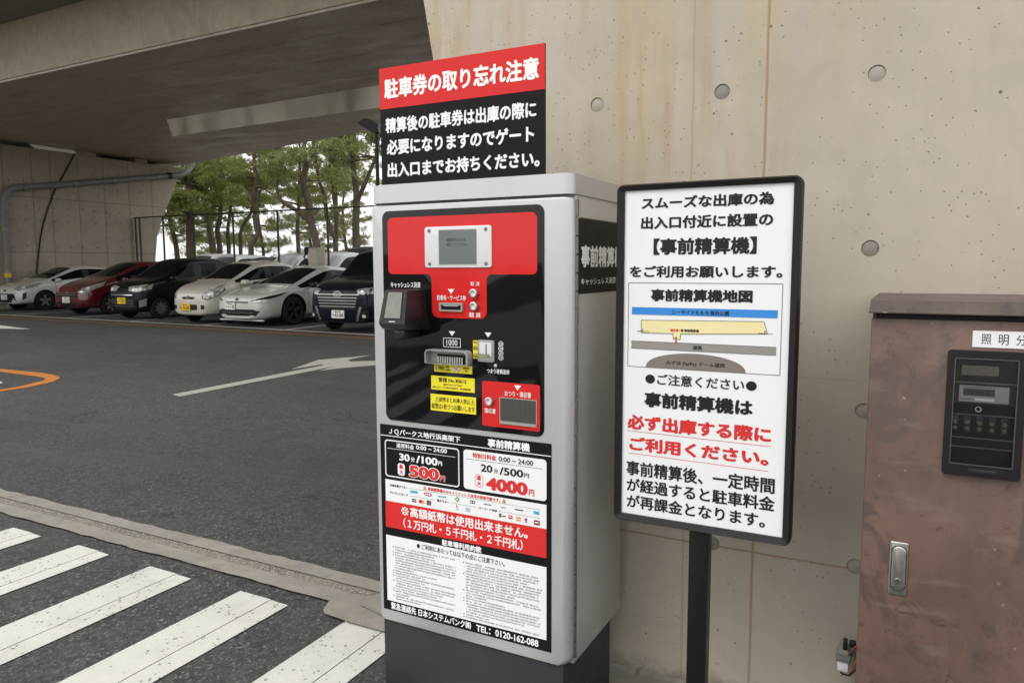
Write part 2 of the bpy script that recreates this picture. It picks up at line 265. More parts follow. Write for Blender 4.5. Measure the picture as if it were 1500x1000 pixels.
# ------------------------------------------------------------------ builders
DZ = 0.0            # near objects were surveyed 0.1 m high; set while they are built
def tag(o, label=None, cat=None, group=None, kind=None):
    if label: o['label'] = label
    if cat: o['category'] = cat
    if group: o['group'] = group
    if kind: o['kind'] = kind
    return o
def thing(name, label, cat, loc=(0, 0, 0), group=None):
    o = bpy.data.objects.new(name, None); o.empty_display_size = .1; o.location = loc; COL.objects.link(o)
    return tag(o, label, cat, group)
def wloc(o):
    v = Vector((0, 0, 0))
    while o: v += o.location; o = o.parent
    return v
class MB:
    def __init__(s): s.v = []; s.f = []; s.mi = []
    def add(s, vs, fs, mi=0):
        b = len(s.v); s.v += [tuple(v) for v in vs]; s.f += [tuple(i+b for i in f) for f in fs]; s.mi += [mi]*len(fs); return s
    def box(s, x0, x1, y0, y1, z0, z1, mi=0, bev=0, seg=2):
        if not bev:
            vs = [(x, y, z) for x in (x0, x1) for y in (y0, y1) for z in (z0, z1)]
            return s.add(vs, [(0, 1, 3, 2), (4, 6, 7, 5), (0, 4, 5, 1), (2, 3, 7, 6), (0, 2, 6, 4), (1, 5, 7, 3)], mi)
        bm = bmesh.new(); bmesh.ops.create_cube(bm, size=1)
        for v in bm.verts: v.co = Vector(((x0+x1)/2+v.co.x*(x1-x0), (y0+y1)/2+v.co.y*(y1-y0), (z0+z1)/2+v.co.z*(z1-z0)))
        bmesh.ops.bevel(bm, geom=bm.edges[:], offset=bev, segments=seg, profile=.5, affect='EDGES')
        return s.bm(bm, mi)
    def bm(s, bm, mi=0):
        bm.verts.index_update(); s.add([v.co[:] for v in bm.verts], [[v.index for v in f.verts] for f in bm.faces], mi); bm.free(); return s
    def prism(s, poly, y0, y1, mi=0, axis='y', bev=0):
        # poly in the (x,z) plane, front at y0; axis 'x': poly in (y,z), axis 'z': poly in (x,y)
        n = len(poly)
        def P(p, d): return {'y': (p[0], d, p[1]), 'x': (d, p[0], p[1]), 'z': (p[0], p[1], d)}[axis]
        vs = [P(p, y0) for p in poly]+[P(p, y1) for p in poly]
        fs = [tuple(range(n)), tuple(range(2*n-1, n-1, -1))]+[(i, i+n, (i+1) % n+n, (i+1) % n) for i in range(n)]
        if bev:
            bm = bmesh.new(); bv = [bm.verts.new(v) for v in vs]
            for f in fs: bm.faces.new([bv[i] for i in f])
            bm.normal_update()
            ed = [e for e in bm.edges if all(v.index < 0 or True for v in e.verts) and abs(e.verts[0].co[{'y': 1, 'x': 0, 'z': 2}[axis]]-y0) < 1e-6 and abs(e.verts[1].co[{'y': 1, 'x': 0, 'z': 2}[axis]]-y0) < 1e-6]
            bmesh.ops.bevel(bm, geom=ed, offset=bev, segments=3, profile=.5, affect='EDGES'); return s.bm(bm, mi)
        return s.add(vs, fs, mi)
    def flatpoly(s, poly, y, mi=0, axis='y'):
        P = {'y': lambda p: (p[0], y, p[1]), 'x': lambda p: (y, p[0], p[1]), 'z': lambda p: (p[0], p[1], y)}[axis]
        return s.add([P(p) for p in poly], [tuple(range(len(poly)))], mi)
    def ring(s, outer, inner, y0, y1, mi=0):
        n = len(outer); vs = [(p[0], y0, p[1]) for p in outer]+[(p[0], y0, p[1]) for p in inner]+[(p[0], y1, p[1]) for p in outer]+[(p[0], y1, p[1]) for p in inner]
        fs = []
        for i in range(n):
            j = (i+1) % n
            fs += [(i, j, n+j, n+i), (2*n+i, 3*n+i, 3*n+j, 2*n+j), (i, 2*n+i, 2*n+j, j), (n+i, n+j, 3*n+j, 3*n+i)]
        return s.add(vs, fs, mi)
    def tube(s, pts, rad, n=10, mi=0, cap=True):
        pts = [Vector(p) for p in pts]; rad = rad if hasattr(rad, '__len__') else [rad]*len(pts); vs = []; fs = []
        ref = None
        for i, p in enumerate(pts):
            t = (pts[min(i+1, len(pts)-1)]-pts[max(i-1, 0)]).normalized()
            if ref is None: ref = t.orthogonal().normalized()
            a = (ref-t*ref.dot(t)).normalized(); b = t.cross(a); ref = a
            vs += [p+(a*math.cos(2*math.pi*k/n)+b*math.sin(2*math.pi*k/n))*rad[i] for k in range(n)]
        for i in range(len(pts)-1):
            for k in range(n): fs.append((i*n+k, i*n+(k+1) % n, (i+1)*n+(k+1) % n, (i+1)*n+k))
        if cap: fs += [tuple(range(n-1, -1, -1)), tuple(range((len(pts)-1)*n, len(pts)*n))]
        return s.add(vs, fs, mi)
    def lathe(s, prof, c, axis='y', n=24, mi=0, close=True):
        # prof: (radius, depth) along axis
        vs = []; fs = []; m = len(prof)
        for k in range(n):
            a = 2*math.pi*k/n
            for r, d in prof:
                u, w = r*math.cos(a), r*math.sin(a)
                vs.append({'y': (c[0]+u, c[1]+d, c[2]+w), 'x': (c[0]+d, c[1]+u, c[2]+w), 'z': (c[0]+u, c[1]+w, c[2]+d)}[axis])
        for k in range(n):
            for i in range(m-1): fs.append((k*m+i, k*m+i+1, ((k+1) % n)*m+i+1, ((k+1) % n)*m+i))
        if close:
            for i in (0, m-1):
                if prof[i][0] > 1e-6: fs.append(tuple(k*m+i for k in range(n)))
        return s.add(vs, fs, mi)
    def build(s, name, mat, parent=None, smooth=True, fix=True, dz=None):
        me = bpy.data.meshes.new(name); base = wloc(parent); d = DZ if dz is None else dz
        me.from_pydata([(v[0]-base.x, v[1]-base.y, v[2]-base.z+d) for v in s.v], [], s.f)
        for m in (mat if isinstance(mat, (list, tuple)) else [mat]): me.materials.append(M[m] if isinstance(m, str) else m)
        if any(s.mi): me.polygons.foreach_set('material_index', s.mi)
        if fix:
            bm = bmesh.new(); bm.from_mesh(me); bmesh.ops.recalc_face_normals(bm, faces=bm.faces[:]); bm.to_mesh(me); bm.free()
        if smooth: me.polygons.foreach_set('use_smooth', [True]*len(me.polygons)); me.set_sharp_from_angle(angle=R(32))
        o = bpy.data.objects.new(name, me); COL.objects.link(o); o.parent = parent
        return o
def rr(x0, x1, z0, z1, r, n=6):
    if not hasattr(r, '__len__'): r = (r,)*4       # bl, br, tr, tl
    out = []
    for (cx, cz, a0), q in zip(((x0+r[0], z0+r[0], 180), (x1-r[1], z0+r[1], 270), (x1-r[2], z1-r[2], 0), (x0+r[3], z1-r[3], 90)), r):
        out += [(cx+q*math.cos(R(a0+90*k/n)), cz+q*math.sin(R(a0+90*k/n))) for k in range(n+1)]
    return out
def disc(cx, cz, r, n=20): return [(cx+r*math.cos(2*math.pi*k/n), cz+r*math.sin(2*math.pi*k/n)) for k in range(n)]
def struct(name, mb, mat, **k):
    o = mb.build(name, mat, **k); o['kind'] = 'structure'; return o
# lettering: the built-in font, turned into flat meshes
_fc = {}
def glyphs(s, bold):
    if (s, bold) in _fc: return _fc[(s, bold)]
    cu = bpy.data.curves.new('lettering', 'FONT'); cu.body = s; cu.size = 1; cu.resolution_u = 3; cu.fill_mode = 'FRONT'
    ob = bpy.data.objects.new('lettering', cu); COL.objects.link(ob)
    dg = bpy.context.evaluated_depsgraph_get(); dg.update(); me = ob.evaluated_get(dg).to_mesh()
    co = np.empty(len(me.vertices)*3); me.vertices.foreach_get('co', co); co = co.reshape(-1, 3)[:, :2].copy()
    fs = [tuple(p.vertices) for p in me.polygons]
    ob.evaluated_get(dg).to_mesh_clear(); bpy.data.objects.remove(ob); bpy.data.curves.remove(cu)
    _fc[(s, bold)] = (co, fs); return co, fs
class Print:
    def __init__(s, parent, y, axis='y'): s.p = parent; s.y = y; s.ax = axis; s.mbs = {}
    def T(s, txt, x0, x1, z0, z1, mat='letter_white', bold=.022, dy=0):
        # heavy weights: the strokes are widened by overprinting shifted copies, a few hundredths of a millimetre apart
        co, fs = glyphs(txt, 0); lo = co.min(0); hi = co.max(0); k = (x1-x0)/(hi[0]-lo[0]); kz = (z1-z0)/(hi[1]-lo[1])
        b = bold*.95; q = (co-lo)/(hi-lo); X = x0+b*k+q[:, 0]*(x1-x0-2*b*k); Z = z0+b*kz+q[:, 1]*(z1-z0-2*b*kz)
        mb = MB(); sh = [(0, 0)]
        if bold > 0: sh += [(math.cos(R(a))*b*k, math.sin(R(a))*b*kz*.8) for a in range(0, 360, 45)]
        for i, (dx, dz) in enumerate(sh):
            o = dy+.00002*i
            mb.add([(a+dx, s.y-o, c+dz) for a, c in zip(X, Z)] if s.ax == 'y' else [(s.y+o, a+dx, c+dz) for a, c in zip(X, Z)], fs)
        mb.build('lettering', mat, s.p, smooth=False, fix=False); return s
    def shape(s, poly, mat, dy=0):
        s.mbs.setdefault(mat, MB()).flatpoly(poly, s.y-dy if s.ax == 'y' else s.y+dy, axis=s.ax); return s
    def line(s, x0, z0, x1, z1, w, mat, dy=0): return s.shape([(x0, z0-w/2), (x1, z1-w/2), (x1, z1+w/2), (x0, z0+w/2)], mat, dy)
    def done(s, name='printed_mark'):
        for m, b in s.mbs.items(): b.build(name, m, s.p, smooth=False, fix=False)

# ================================================================== SETTING
def sheet(poly, z, name, mat):
    return struct(name, MB().flatpoly(poly, z, axis='z'), mat, smooth=False, fix=False)
# one ground sheet, finely divided near the camera is not needed: texture is procedural
sheet([(-900, -400), (700, -400), (700, 1500), (-900, 1500)], 0, 'ground', 'asphalt')
sheet([(-900, 27), (700, 27), (700, 1400), (-900, 1400)], .02, 'beach', 'sand')
sheet([(-900, 62), (700, 62), (700, 1390), (-900, 1390)], .05, 'sea_water', 'sea')
sheet([(-60, -9), (40, -9), (40, -1.9), (-60, -1.9)], .01, 'bounce_slab', 'slab_concrete')  # unseen pale slab behind the camera, added to bounce light onto wall and machine
# crossing stripes, each laid in two passes with a seam between them
mb = MB()
for x0, x1 in ((-4.60, -4.34), (-4.054, -3.793), (-3.51, -3.258), (-2.965, -2.682), (-2.397, -2.12), (-1.828, -1.55), (-1.28, -1.0)):
    xm = x0+(x1-x0)*.64; yt = 2.097+random.uniform(-.006, .006); lo = -1.2
    mb.flatpoly([(x0+.06, lo), (xm-.002+.06, lo), (xm-.002, yt), (x0, yt)], .004, axis='z')
    mb.flatpoly([(xm+.002+.06, lo), (x1+.06, lo), (x1, yt-.008), (xm+.002, yt-.004)], .004, axis='z')
struct('crosswalk', mb, 'white_paint', smooth=False)
# flat concrete kerb strip with a shallow channel, and the apron in front of the pier
def wobble(x0, x1, y, n=70, a=.012, s=0):
    r2 = random.Random(s); return [(x0+(x1-x0)*i/n, y+r2.uniform(-a, a)) for i in range(n+1)]
mb = MB()
mb.flatpoly(wobble(-60, -1.2, 2.188, 900, .006, 1)+wobble(-60, -1.2, 2.283, 900, .001, 2)[::-1], .010, axis='z')
mb.flatpoly(wobble(-60, -1.2, 2.346, 900, .0015, 3)+wobble(-60, -1.2, 2.435, 900, .008, 4)[::-1], .010, axis='z')
sheet([(-60, 2.20), (-1.2, 2.20), (-1.2, 2.42), (-60, 2.42)], .005, 'gutter_channel', 'gutter_gravel')
struct('kerb_strip', mb, 'kerb_concrete', smooth=False)
sheet([(-2.0, 2.205), (-1.955, 2.11), (-1.93, 2.09), (-1.8, 2.08), (-1.0, 2.085), (1.5, 2.09), (1.5, 2.256), (-1.2, 2.256)], .013, 'pavement_apron', 'kerb_concrete')
struct('pavement_corner', MB().prism([(-1.85, 2.205), (-1.70, 2.17), (-1.33, 2.17), (-1.33, 2.345), (-1.82, 2.33)], .017, .030, axis='z'), 'kerb_concrete')
r3 = random.Random(11); mb = MB(); n = 160; vs = []
for i in range(n+1):
    x = -1.29+i*2.6/n; a = .006+.016*r3.random()*(1 if r3.random() > .3 else .3)
    vs += [(x, 2.2565, .012+a), (x+r3.uniform(-.004, .004), 2.2565-a*.7, .013+a*.55), (x, 2.2565-a*1.7, .011)]
mb.add(vs, [(i*3+q, i*3+3+q, i*3+4+q, i*3+1+q) for i in range(n) for q in (0, 1)])
tag(mb.build('crumbled_mortar', 'kerb_concrete'), 'crumbled mortar and grit along the foot of the concrete wall', 'mortar', kind='stuff')
# paint on the lot
lots = [(-40, 13.6), (-23.3, 12.05), (-14.8, 11.85), (-9.3, 11.65), (0, 11.3), (12, 10.9)]
mb = MB(); mo = MB()
for (xa, ya), (xb, yb) in zip(lots, lots[1:]):
    mb.flatpoly([(xa, ya), (xb, yb), (xb, yb+.13), (xa, ya+.13)], .004, axis='z')
    mo.flatpoly([(xa, ya-.62), (xb, yb-.62), (xb, yb-.42), (xa, ya-.42)], .004, axis='z')
for i in range(9):
    x = -25.6+i*2.75; y = 12.3-(x+25.6)*.045
    mb.flatpoly([(x, y), (x+.11, y), (x-.25, y+5), (x-.36, y+5)], .0045, axis='z')
struct('parking_lines', mb, 'worn_white_paint', smooth=False); struct('orange_edge_line', mo, 'faded_orange_paint', smooth=False)
sheet([(-6.856, 5.202), (-7.028, 7.736), (-7.110, 7.797), (-7.135, 7.237), (-7.514, 8.166), (-7.282, 8.669), (-7.188, 9.003), (-7.119, 8.360), (-6.963, 8.224), (-6.573, 8.563), (-6.296, 8.200), (-6.629, 7.590), (-6.691, 7.265), (-6.806, 7.720), (-6.675, 5.154)], .004, 'road_arrow', 'arrow_paint')
sheet([(-19.968, 9.851), (-18.981, 9.831), (-17.075, 9.477), (-17.944, 9.289), (-18.606, 9.173)], .004, 'far_road_arrow', 'white_paint')
ou = [(-11.466, 5.478), (-10.711, 5.508), (-9.849, 5.545), (-9.527, 5.509), (-9.254, 5.436), (-9.115, 5.354), (-8.902, 5.142), (-8.746, 4.757), (-8.735, 4.475), (-8.712, 4.140)]
inn = [(-11.090, 5.296), (-10.404, 5.348), (-9.635, 5.329), (-9.404, 5.310), (-9.250, 5.265), (-9.150, 5.190), (-9.084, 5.100), (-8.914, 4.802), (-8.869, 4.545), (-8.849, 4.207)]
mb = MB()
for i in range(9): mb.flatpoly([ou[i], ou[i+1], inn[i+1], inn[i]], .004, axis='z')
struct('orange_outline_marking', mb, 'orange_paint', smooth=False)
sheet([(-9.782, 4.778), (-9.525, 4.888), (-9.371, 4.843), (-9.343, 4.793), (-9.328, 4.552)], .004, 'white_dash_marking', 'white_paint')

# near pier wall, left end flaring upward, with tie holes
DZ = -.1
def edge(z): return -1.3214-.0396*(z-.0585)**2 if z > 0 else -1.3214
zs = [.1+i*.3 for i in range(24)]
poly = [(edge(z), z) for z in zs]+[(6, zs[-1]), (6, .1)]
pier = thing('concrete_pier', 'pale bare concrete pier wall behind the payment machine and the sign', 'wall', (0, 2.255, 0))
o = MB().prism(poly, 2.255, 4.4).build('wall', 'near_concrete', pier)
holes = [(x, z) for x in (-1.2666, -0.8771, -0.4855, -0.0796, 0.3167, 0.7197) for z in (2.4192, 1.9586, 1.4978, 1.0451, 0.5921) if x > edge(z)+.1]
cut = MB()
for x, z in holes: cut.lathe([(.0225, -.05), (.0225, .009)], (x+random.uniform(-.006, .006), 2.255, z+random.uniform(-.004, .004)), 'y', 24)
co = cut.build('cutter', 'near_concrete', pier)
md = o.modifiers.new('b', 'BOOLEAN'); md.operation = 'DIFFERENCE'; md.object = co; md.solver = 'EXACT'
dg = bpy.context.evaluated_depsgraph_get(); me = bpy.data.meshes.new_from_object(o.evaluated_get(dg)); o.modifiers.clear(); o.data = me; me.polygons.foreach_set('use_smooth', [False]*len(me.polygons))
for i, ((x, z), cc) in enumerate(zip([(v) for v in holes], range(99))):
    pc = cut.v[i*48]; cx = sum(v[0] for v in cut.v[i*48:(i+1)*48])/48; cz = sum(v[2] for v in cut.v[i*48:(i+1)*48])/48
    MB().lathe([(0, .0022), (.018, .0026), (.0222, .0048), (.0222, .012)], (cx, 2.255, cz), 'y', 20).build('tie_hole_plug', 'slab_concrete' if (i*7) % 3 else 'kerb_concrete', pier)
bpy.data.objects.remove(co)
DZ = 0

# viaduct overhead
HC = 5.6
via = thing('viaduct', 'wide concrete road viaduct crossing over the parked cars', 'viaduct', (-12, 15, HC))
def far_edge(x): return 18.8-(x+14.7)*.21
sof = [(-60, 10.35), (-19, 10.02), (-7.6, 9.9), (14, 9.7), (14, far_edge(14)), (-14.7, 18.8), (-27.05, 21.4), (-60, far_edge(-60))]
MB().prism(sof, HC, HC+1.2, axis='z').build('deck_soffit', 'soffit_concrete', via)
wb = [(-60, 10.35), (-19, 10.02), (-7.6, 9.9), (14, 9.7)]
mb = MB()
for (xa, ya), (xb, yb) in zip(wb, wb[1:]):
    mb.add([(xa, ya-.03, HC+.05), (xb, yb-.03, HC+.05), (xb, yb-.16, 6.78), (xa, ya-.16, 6.78), (xa, ya+.3, HC+.05), (xb, yb+.3, HC+.05), (xb, yb+.3, 6.78), (xa, ya+.3, 6.78)],
           [(0, 1, 2, 3), (0, 4, 5, 1), (4, 7, 6, 5), (3, 2, 6, 7), (0, 3, 7, 4), (1, 5, 6, 2)])
mb.build('girder_web', 'web_concrete', via, smooth=False)
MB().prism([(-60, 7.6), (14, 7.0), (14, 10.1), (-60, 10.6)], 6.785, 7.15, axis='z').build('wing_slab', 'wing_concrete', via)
MB().prism([(-18.93, 14.64), (-11.5, 14.34), (-2, 14.0), (-2, 16.0), (-12.66, 16.30), (-21.18, 16.56)], HC-.006, HC+.02, axis='z').build('coated_strip', 'coated_strip', via)

# far pier: a wall running away from the camera, its far end flaring upward
fp = thing('concrete_pier', 'grey concrete pier wall under the viaduct beside the leftmost car', 'wall', (-26.6, 17, 0))
pe = [(19.6, 0), (19.74, 1.71), (19.88, 2.69), (20.26, 3.56), (20.65, 4.32), (20.96, 5.01), (21.18, 5.44)]
MB().prism([(6, 0)]+pe+[(6, 5.44)], -26.6, -29.2, axis='x').build('wall', 'far_concrete', fp)
for y0, y1 in ((12.9, 13.9), (16.75, 17.6), (19.2, 19.7)): MB().box(-29, -26.75, y0, y1, 5.44, HC-.002).build('bearing', 'web_concrete', fp)
MB().prism([(15.3, 5.45), (16.75, 5.45), (16.65, 5.58), (15.1, 5.58)], -26.62, -26.6, axis='x').build('joint_plate', 'steel', fp)
mb = MB()
for y in np.arange(12.4, 19.7, .49):
    for z in (1.2, 2.1, 3.0, 3.45, 4.3): mb.lathe([(0, -.0), (.022, 0), (.022, -.02)], (-26.597, y+random.uniform(-.03, .03), z+random.uniform(-.03, .03)), 'x', 8)
mb.build('tie_hole_plug', 'plinth_grey', fp)['kind'] = 'stuff'
# seam cable and drain pipe on the far pier
tag(MB().tube([(-26.57, 16.67, 5.44), (-26.57, 16.45, 5.05), (-26.57, 16.18, 4.58), (-26.57, 15.97, 4.25), (-26.57, 15.8, 3.92), (-26.57, 15.58, 3.4), (-26.57, 15.39, 2.87), (-26.57, 15.27, 2.4), (-26.57, 15.19, 1.96), (-26.57, 15.07, 1.25), (-26.57, 15.02, .1)], .022, 8).build('cable', 'trim_black'),
    'thin black cable curving down the far concrete pier wall', 'cable')
dp = thing('drain_pipe', 'grey drain pipe sloping across the far pier wall and down', 'pipe', (-26.4, 14.05, 0))
def bend(a, b, c, n=6): return [tuple((1-t)**2*a[i]+2*t*(1-t)*b[i]+t*t*c[i] for i in range(3)) for t in [k/n for k in range(n+1)]]
X = -26.42
pts = [(X, 14.03, .0), (X, 14.07, 2.9), (X, 14.09, 3.35)]+bend((X, 14.09, 3.45), (X, 14.1, 3.98), (X, 14.6, 4.06))+[(X, 15.93, 4.26), (X, 18.2, 4.66), (X, 20.54, 5.06)]+bend((X, 20.7, 5.08), (X, 21.4, 5.2), (X, 21.62, 5.75))
MB().tube(pts, .112, 14).build('pipe', 'pipe_grey', dp)
for y, z in ((14.75, 4.075), (16.5, 4.36), (18.0, 4.62), (19.9, 4.95)): MB().tube([(X, y-.05, z-.008), (X, y+.05, z+.008)], .126, 14).build('clamp', 'pipe_clamp', dp)
for z in (2.6, 1.2): MB().tube([(X, 14.06, z), (X, 14.06, z+.09)], .126, 14).build('clamp', 'pipe_clamp', dp)
MB().tube([(X, 20.3, 5.03), (X, 20.5, 5.06)], .130, 14).build('coupling', 'trim_black', dp)
MB().tube([(X, 14.045, 1.05), (X, 14.046, 1.19)], .117, 14).build('marking_band', 'yellow_band', dp)

# chain link fence
fe = thing('chain_link_fence', 'dark green chain link fence behind the parked cars', 'fence', (-20, 18.87, 0))
FZ = 3.29
for x in (-26.5, -26.25, -24.89, -23.2, -21.15, -19.0, -16.78, -14.6, -12.4, -10.2):
    MB().tube([(x, 18.87, 0), (x, 18.87, FZ)], .036, 8).build('post', 'post_dark', fe)
MB().tube([(-26.55, 18.87, FZ), (-8, 18.87, FZ-.03)], .025, 8).build('top_rail', 'post_dark', fe)
mb = MB(); st = .09
for d in (1, -1):
    x = -26.5-(FZ if d > 0 else 0)
    while x < -8.5+(FZ if d < 0 else 0):
        a, b = (x, x+FZ) if d > 0 else (x, x-FZ); za, zb = 0., FZ
        # clip to the fence length
        def clip(p, q, zp, zq):
            if p < -26.5: zp += (zq-zp)*((-26.5-p)/(q-p)); p = -26.5
            if p > -8.5: zp += (zq-zp)*((-8.5-p)/(q-p)); p = -8.5
            return p, zp
        if not (max(a, b) < -26.5 or min(a, b) > -8.5):
            a2, za2 = clip(a, b, za, zb); b2, zb2 = clip(b, a, zb, za)
            w = .0036; mb.add([(a2-w, 18.87, za2), (a2+w, 18.87, za2), (b2+w, 18.87, zb2), (b2-w, 18.87, zb2)], [(0, 1, 2, 3)])
        x += st
mb.build('mesh_panel', 'wire', fe, smooth=False, fix=False)

# floodlight on a post
fl = thing('lamp_post', 'black floodlight on a slim black post behind the payment machine', 'street lamp', (-8.26, 10.61, 0))
MB().tube([(-8.26, 10.61, 0), (-8.26, 10.61, 3.72)], [.04, .032], 10).build('post', 'lamp_black', fl)
ax = Vector((.862, .507, 0))           # the lamp's long axis, across the line of sight
def LP(u, d, z): return (-8.26+ax.x*u-ax.y*d, 10.61+ax.y*u+ax.x*d, z)
prof = [(-.31, 3.845), (-.19, 3.915), (-.11, 3.91), (.04, 3.81), (.05, 3.69), (-.0, 3.68), (-.08, 3.70)]
vs = [LP(u, -.13, z) for u, z in prof]+[LP(u, .13, z) for u, z in prof]; n = len(prof)
MB().add(vs, [tuple(range(n)), tuple(range(2*n-1, n-1, -1))]+[(i, (i+1) % n, (i+1) % n+n, i+n) for i in range(n)]).build('lamp_head', 'lamp_black', fl, smooth=False)
MB().add([LP(-.285, .132, 3.825), LP(-.20, .132, 3.875), LP(-.02, .132, 3.735), LP(-.07, .132, 3.70), LP(-.285, .15, 3.815), LP(-.20, .15, 3.865), LP(-.02, .15, 3.725), LP(-.07, .15, 3.69)],
         [(0, 1, 2, 3), (4, 5, 6, 7), (0, 1, 5, 4), (1, 2, 6, 5), (2, 3, 7, 6), (3, 0, 4, 7)]).build('lens', 'lens_glass', fl, smooth=False)
# ------------------------------------------------------------------ pines beyond the fence
def tufts(centres, radii, n, rs, size=.19, blades=8):
    # needle sprays: each tuft is a fan of narrow blades leaving one twig tip
    c = np.repeat(np.array(centres), n, 0); rad = np.repeat(np.array(radii), n, 0); N_ = len(c)
    d = rs.normal(size=(N_, 3)); d /= np.linalg.norm(d, axis=1)[:, None]
    p = c+d*rad*(rs.random((N_, 1))**.5)
    ax = d*np.array((1, 1, .5))+np.array((0, 0, .75)); ax /= np.linalg.norm(ax, axis=1)[:, None]
    p = np.repeat(p, blades, 0); ax = np.repeat(ax, blades, 0); m = len(p)
    a = ax+rs.normal(size=(m, 3))*.62; a /= np.linalg.norm(a, axis=1)[:, None]
    b = np.cross(a, rs.normal(size=(m, 3))); b /= np.linalg.norm(b, axis=1)[:, None]
    L = size*(.6+.7*rs.random((m, 1))); w = L*.085
    return np.stack([p-b*w*.5, p+b*w*.5, p+a*L+b*w, p+a*L-b*w], 1).reshape(-1, 3)
def quads(name, q, mat, parent):
    base = wloc(parent); q = q-np.array(base); n = len(q)//4
    me = bpy.data.meshes.new(name); me.vertices.add(n*4); me.vertices.foreach_set('co', q.astype(np.float32).ravel())
    me.loops.add(n*4); me.loops.foreach_set('vertex_index', np.arange(n*4, dtype=np.int32)); me.polygons.add(n)
    me.polygons.foreach_set('loop_start', np.arange(0, n*4, 4, dtype=np.int32)); me.update(calc_edges=True); me.materials.append(M[mat])
    o = bpy.data.objects.new(name, me); COL.objects.link(o); o.parent = parent; return o
PG = 'pines standing beyond the chain link fence'
def pine(stems, label, seed, r0, low, dense, top, nclump, mat='pine_green', spread=1.6):
    rs = np.random.default_rng(seed); b = stems[0][0]
    t = thing('pine_tree', label, 'pine tree', (b[0], b[1], 0), PG)
    mb = MB(); C = []; Q = []
    for k, st in enumerate(stems):
        pts = [Vector(p) for p in st]
        if k == 0: pts = [Vector((pts[0].x+(pts[0].x-pts[1].x)*.5, pts[0].y, -.02))]+pts
        d = (pts[-1]-pts[-2]).normalized(); d = (d+Vector((rs.normal()*.15, rs.normal()*.15, .9))).normalized()
        while pts[-1].z < top-1.5*k: pts.append(pts[-1]+d*1.1+Vector(rs.normal(size=3)*.14))
        rr0 = r0 if k == 0 else r0*.62
        # smooth the polyline
        sm = []
        for i in range(len(pts)-1):
            for q in (0, .5): sm.append(pts[i].lerp(pts[i+1], q) + (Vector(rs.normal(size=3)*.025) if q else Vector((0, 0, 0))))
        sm.append(pts[-1]); m = len(sm)
        mb.tube(sm, [rr0*(1-.82*i/(m-1))+.01 for i in range(m)], 8)
        for j in range(int(nclump*.8) if k == 0 else nclump//3):
            z = low+(top+.6-low)*rs.random()
            if z < dense and rs.random() < .5: z = dense+(top+.6-dense)*rs.random()
            i = min(range(m), key=lambda i: abs(sm[i].z-z)); a = sm[i]
            ang = rs.random()*6.283; L = spread*(.35+rs.random())*(1.0 if z < top-1 else .55)
            c = Vector((a.x+math.cos(ang)*L, a.y+math.sin(ang)*L, z+.25*L))
            if rs.random() < .75:
                mid = a.lerp(c, .5)+Vector((0, 0, -.12*L))+Vector(rs.normal(size=3)*.06)
                mb.tube([a, mid, c], [.035+.02*L, .028, .012], 5)
            for _ in range(4):
                C.append(c+Vector(rs.normal(size=3)*np.array((.55, .55, .2)))); s = .22+.28*rs.random(); Q.append((s*1.25, s*1.25, s*.55))
    mb.build('trunk', 'bark', t); quads('crown', tufts(C, Q, 26, rs), mat, t); return t
P = {}
pine([[(-34.21, 27.55, 2.53), (-34.27, 27.61, 3.34), (-34.3, 27.7, 4.19), (-34.35, 27.86, 5.85), (-34.35, 28.03, 7.32)]], 'stout pine with the thickest straight trunk, near the far pier wall', 1, .24, 3.5, 4.3, 10, 46)
pine([[(-36.51, 30.9, 2.65), (-36.69, 30.9, 3.54), (-36.81, 30.94, 4.39), (-37.0, 30.97, 5.48)]], 'pine with a slim trunk just right of the thickest straight trunk', 2, .15, 3.5, 4.4, 9.5, 40)
pine([[(-33.63, 29.0, 2.56), (-33.79, 29.01, 3.39), (-33.68, 29.18, 4.33), (-33.67, 29.25, 4.94), (-33.92, 29.28, 6.33)]], 'pine with a trunk leaning left above the black parked car', 3, .15, 3.6, 4.6, 10, 42)
pine([[(-28.96, 26.91, 2.5), (-28.67, 27.12, 3.05), (-28.86, 27.12, 3.9), (-28.9, 27.21, 4.89), (-28.86, 27.34, 5.81), (-29.02, 27.37, 6.86)]], 'pine with an S-bent trunk above the cream parked car', 4, .14, 3.6, 4.8, 10.5, 28)
pine([[(-30.48, 31.79, 2.57), (-30.57, 31.88, 3.73), (-30.55, 32.02, 4.89), (-30.6, 32.22, 6.82), (-30.62, 32.34, 7.98)]], 'slim upright pine left of the forked pine', 5, .12, 3.4, 5.4, 11, 22, 'pine_olive')
pine([[(-25.33, 27.67, 2.39), (-25.62, 27.65, 3.52), (-25.89, 27.67, 4.91), (-26.06, 27.65, 5.58), (-25.95, 27.8, 6.37), (-26.13, 27.78, 7.04), (-26.05, 27.92, 7.86)], [(-25.62, 27.65, 3.4), (-25.74, 27.59, 3.62), (-26.29, 27.36, 4.12), (-27.02, 27.04, 4.65), (-27.2, 27.02, 5.32), (-27.2, 27.09, 5.88), (-27.41, 27.07, 6.71)]], 'forked pine with a long limb bending out to the left', 6, .19, 3.4, 5.8, 10.5, 20, 'pine_olive')
pine([[(-27.28, 31.24, 2.88), (-27.61, 31.16, 3.69), (-27.82, 31.17, 4.72), (-27.98, 31.17, 5.46), (-28.26, 31.13, 6.41), (-28.43, 31.16, 7.48)], [(-27.35, 31.3, 2.6), (-27.52, 31.69, 2.89), (-27.63, 31.74, 3.86), (-27.82, 31.79, 5.13), (-28.04, 31.81, 6.4), (-28.13, 31.92, 7.74)]], 'pine with two thin twin stems right of the forked pine', 7, .13, 4.4, 6.5, 11, 15, 'pine_olive')
